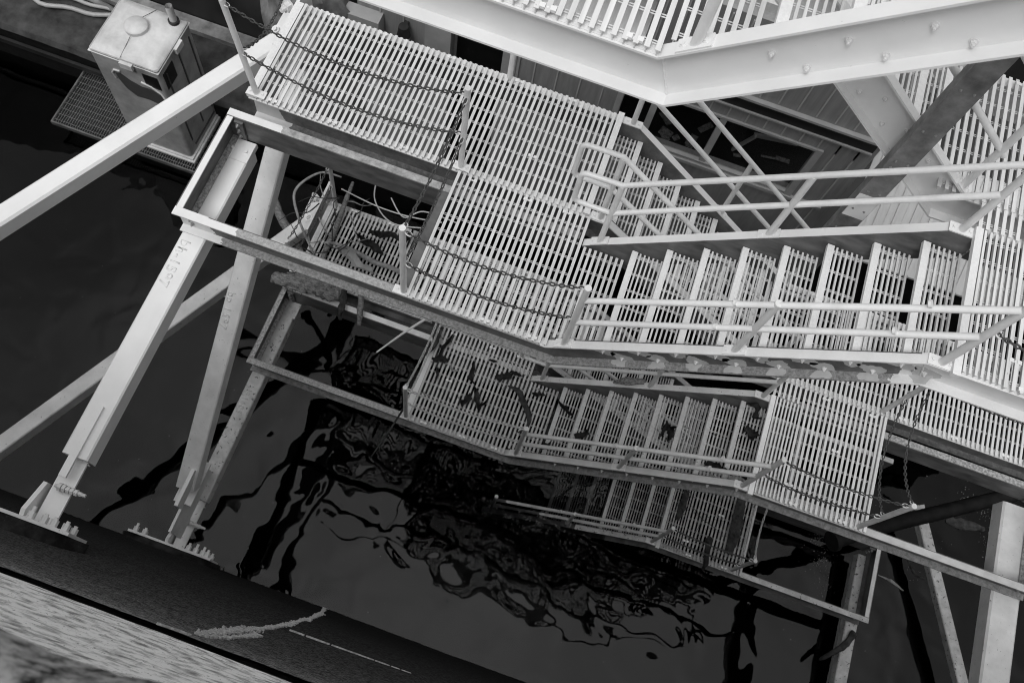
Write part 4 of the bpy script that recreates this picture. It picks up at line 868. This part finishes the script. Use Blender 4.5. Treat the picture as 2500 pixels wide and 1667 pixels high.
g = crook([(-3.35, 1.08, Z+.05), (-3.1, 1.10, Z+.08), (-2.85, 1.14, Z+.08), (-2.6, 1.13, Z+.07), (-2.45, 1.2, Z+.05)], [.05, .10, .115, .095, .04], 17, n=20, sub=12, flat=0.75, rough=0.5); debris('log', g, 'bark', 'rotten split log resting on the lower left frame beam', 'log')
for i, (x, y, an) in enumerate(((-2.46, 1.10, 0.9), (-2.25, 1.12, -0.3))):
    g = crook([(x, y+.1, Z+.15), (x+.05*math.cos(an), y-.08, Z+.06), (x+.09*math.cos(an), y-.22, Z-.02)], [.035, .04, .02], 19+i, rough=0.5); debris('stump', g, 'bark' if i else 'wood', ('dark bent root hanging over the lower frame beam', 'pale splintered stump beside the dark bent root')[i], 'root')
g = crook([(-1.42, 1.16, -3.35), (-1.6, 0.9, -3.36), (-1.80, 0.58, -3.38)], [.017, .014, .009], 23, n=8, rough=0.1); debris('stick', g, 'cable', 'pale straight stick jutting out over the dark gap in the lower frame', 'stick')
g = crook([(-1.26, 0.10, -3.45), (-1.33, -0.2, -3.55), (-1.42, -0.55, -3.62)], [.013, .011, .007], 24, n=8, rough=0.2); debris('stick', g, 'wood', 'thin dark twig hanging from the corner of the lower landing', 'stick')
g = crook([(-1.30, 1.25, -3.4), (-1.22, 1.0, -3.5), (-1.28, 0.8, -3.52)], [.05, .04, .02], 25, rough=0.4); debris('root', g, 'wood', 'dark root knot wrapped by the rising gate chains', 'root')
g = crook([(-3.0, 2.45, -3.1), (-3.25, 2.38, -3.05), (-3.42, 2.05, -3.05), (-3.28, 1.78, -3.15), (-3.05, 1.55, -3.35), (-2.86, 1.36, -3.5)], [.010, .014, .017, .016, .014, .01], 27, n=8, rough=0.1); debris('vine', g, 'wood_pale', 'pale looping vine arching around the small far left post', 'vine')
g = crook([(-4.0, 2.35, -4.2), (-3.75, 2.1, -4.22), (-3.45, 1.86, -4.24), (-3.2, 1.5, -4.3)], [.05, .06, .06, .05], 29, rough=0.3); debris('log', g, 'bark', 'thick weathered log leaning beside the knee strut', 'log')
random.seed(44)
for i in range(24):
    x, y = random.uniform(-3.2, -2.7), random.uniform(1.35, 2.4); a = random.uniform(0, 6.28); L_ = random.uniform(.25, .6); z_ = Z + random.uniform(.02, .35)
    pts = [(x, y, z_)] ; 
    for k in range(3): a += random.uniform(-.7, .7); pts.append((pts[-1][0]+L_/3*math.cos(a), pts[-1][1]+L_/3*math.sin(a), max(Z+.01, pts[-1][2]+random.uniform(-.12, .08))))
    g = crook(pts, [.009, .008, .006, .003], 100+i, n=6, sub=5, rough=.2); debris('twig', g, 'wood_pale' if i % 3 == 0 else 'wood', 'one of many thin twigs tangled at the left end of the lower walkway', 'twig', 'tangle of twigs at the lower walkway end')
for i in range(7):
    x, y = -2.35 + 0.22*i + random.uniform(-.1, .1), random.uniform(1.33, 1.5); debris('leaf', leafm((x, y, Z+.004), random.uniform(.08, .16), .05, random.uniform(0, 3), 140+i, .03), 'leaf', 'one of seven small dark scraps along the near edge of the lower walkway', 'leaf', 'small dark scraps on the lower walkway')
for i, pts in enumerate((((-2.78, 2.02, -2.55), (-2.35, 2.0, -2.62), (-1.95, 1.99, -2.58), (-1.55, 2.02, -2.5)), ((-2.42, 2.25, -2.4), (-2.38, 2.05, -2.6), (-2.1, 1.9, -2.7), (-1.6, 1.98, -2.62)), ((-2.2, 2.1, -2.5), (-2.0, 1.98, -2.62), (-1.8, 2.1, -2.55), (-1.4, 2.08, -2.5)))):
    g = crook(pts, [.008]*4, 31, n=8, rough=0.0); debris('cable', g, 'cable', ('straight white cable under the middle beam', 'white cable making a loop under the middle beam', 'short white cable behind the near edge chain post')[i], 'cable', 'white cables below the upper walkway')
# lowest landing
QZ = -DR-PER+0.045
g = crook([(3.30, 1.0, QZ+.05), (3.31, 0.7, QZ+.06), (3.32, 0.45, QZ+.06), (3.31, 0.22, QZ+.04)], [.07, .09, .085, .05], 41, n=16, rough=0.3, flat=0.5); g.v = [(3.31+(x-3.31)*0.85, y, z) for x, y, z in g.v]; debris('log', g, 'wood', 'thick dark log lying along the slats of the lowest landing', 'log')
g = crook([(2.56, 0.85, QZ+.03), (2.55, 0.62, QZ+.04), (2.53, 0.42, QZ+.02)], [.05, .05, .02], 43, rough=0.5, flat=0.5); debris('driftwood', g, 'wood', 'dark bark bundle beside the nosing of the lowest landing', 'driftwood', 'driftwood caught in the tower')
g = crook([(3.0, 0.32, QZ+.12), (2.98, 0.2, QZ+.15), (3.05, 0.02, QZ+.02), (3.06, -.06, QZ-.1)], [.05, .04, .03, .02], 45, rough=0.5); debris('root', g, 'leaf', 'black forked root hanging over the near edge of the lowest landing', 'root')
for i in range(3):
    a = random.uniform(0, 6); g = crook([(2.85, .55, QZ+.03), (2.85+.15*math.cos(a+i*2), .55+.15*math.sin(a+i*2), QZ+.05), (2.85+.3*math.cos(a+i*2), .55+.3*math.sin(a+i*2), QZ+.02)], [.006, .004, .002], 50+i, n=6, rough=0); debris('twig', g, 'wood', 'one of three thin twigs in the middle of the lowest landing', 'twig', 'thin twigs on the lowest landing')
g = crook([(5.32, -0.12, -5.68), (5.22, -0.32, -5.66), (5.08, -0.48, -5.68), (4.98, -0.6, -5.8)], [.05, .045, .035, .02], 55, rough=0.4); debris('branch', g, 'wood', 'stubby dark branch resting across the flat grey strut', 'branch', 'branches caught on the stairs')
# floating matter
fl = MB(); random.seed(9)
def scum(cx, cy, sx, sy, n, s0=0.004, s1=0.02):
    for k in range(n):
        x, y = random.gauss(cx, sx), random.gauss(cy, sy); a = random.uniform(0, 3); s = random.uniform(s0, s1)
        if y < -2.05: continue
        fl.obox((x, y, WZ+0.002), (x+s*math.cos(a), y+s*math.sin(a), WZ+0.002), s*random.uniform(.3, 1), 0.004)
for cx, cy, n in ((4.75, 1.1, 60), (4.85, 0.8, 55), (4.95, 0.5, 40), (7.1, 2.35, 40), (6.8, 2.5, 30), (6.3, 2.9, 20), (7.2, 1.9, 25), (6.2, 1.1, 20)): scum(cx, cy, .07, .10, n, .003, .014)
scum(5, 1, .6, .6, 60, .002, .008); scum(6.6, 2.5, .7, .6, 60, .002, .008); scum(-5, -0.5, 3, 1.4, 80, .003, .010); scum(2, -1.2, 4, .8, 80, .003, .010)
o = fl.build('floating_scum', 'scum'); tag(o, 'tiny pale flecks of scum drifting on the dark water', 'scum', kind='stuff')
g = crook([(6.55, 2.02, WZ), (6.8, 2.05, WZ+.01), (7.15, 2.1, WZ)], [.03, .09, .03], 61, flat=0.3, rough=0.5, n=16); debris('floating_bark', g, 'wood', 'dark ragged bark floating right of the black round pipe', 'bark')
g = crook([(5.70, 0.88, WZ), (5.9, 0.86, WZ+.004), (6.1, 0.79, WZ)], [.008, .02, .012], 62, flat=0.4, rough=0.5, n=10); debris('floating_stick', g, 'wood_pale', 'pale floating stick left of the diagonal strut at the lower right', 'stick')
g = crook([(6.05, 1.3, WZ), (6.2, 1.1, WZ+.004), (6.38, 1.05, WZ)], [.01, .02, .015], 63, flat=0.4, rough=0.5, n=10); debris('floating_stick', g, 'wood', 'dark floating stick touching the diagonal strut at the lower right', 'stick')
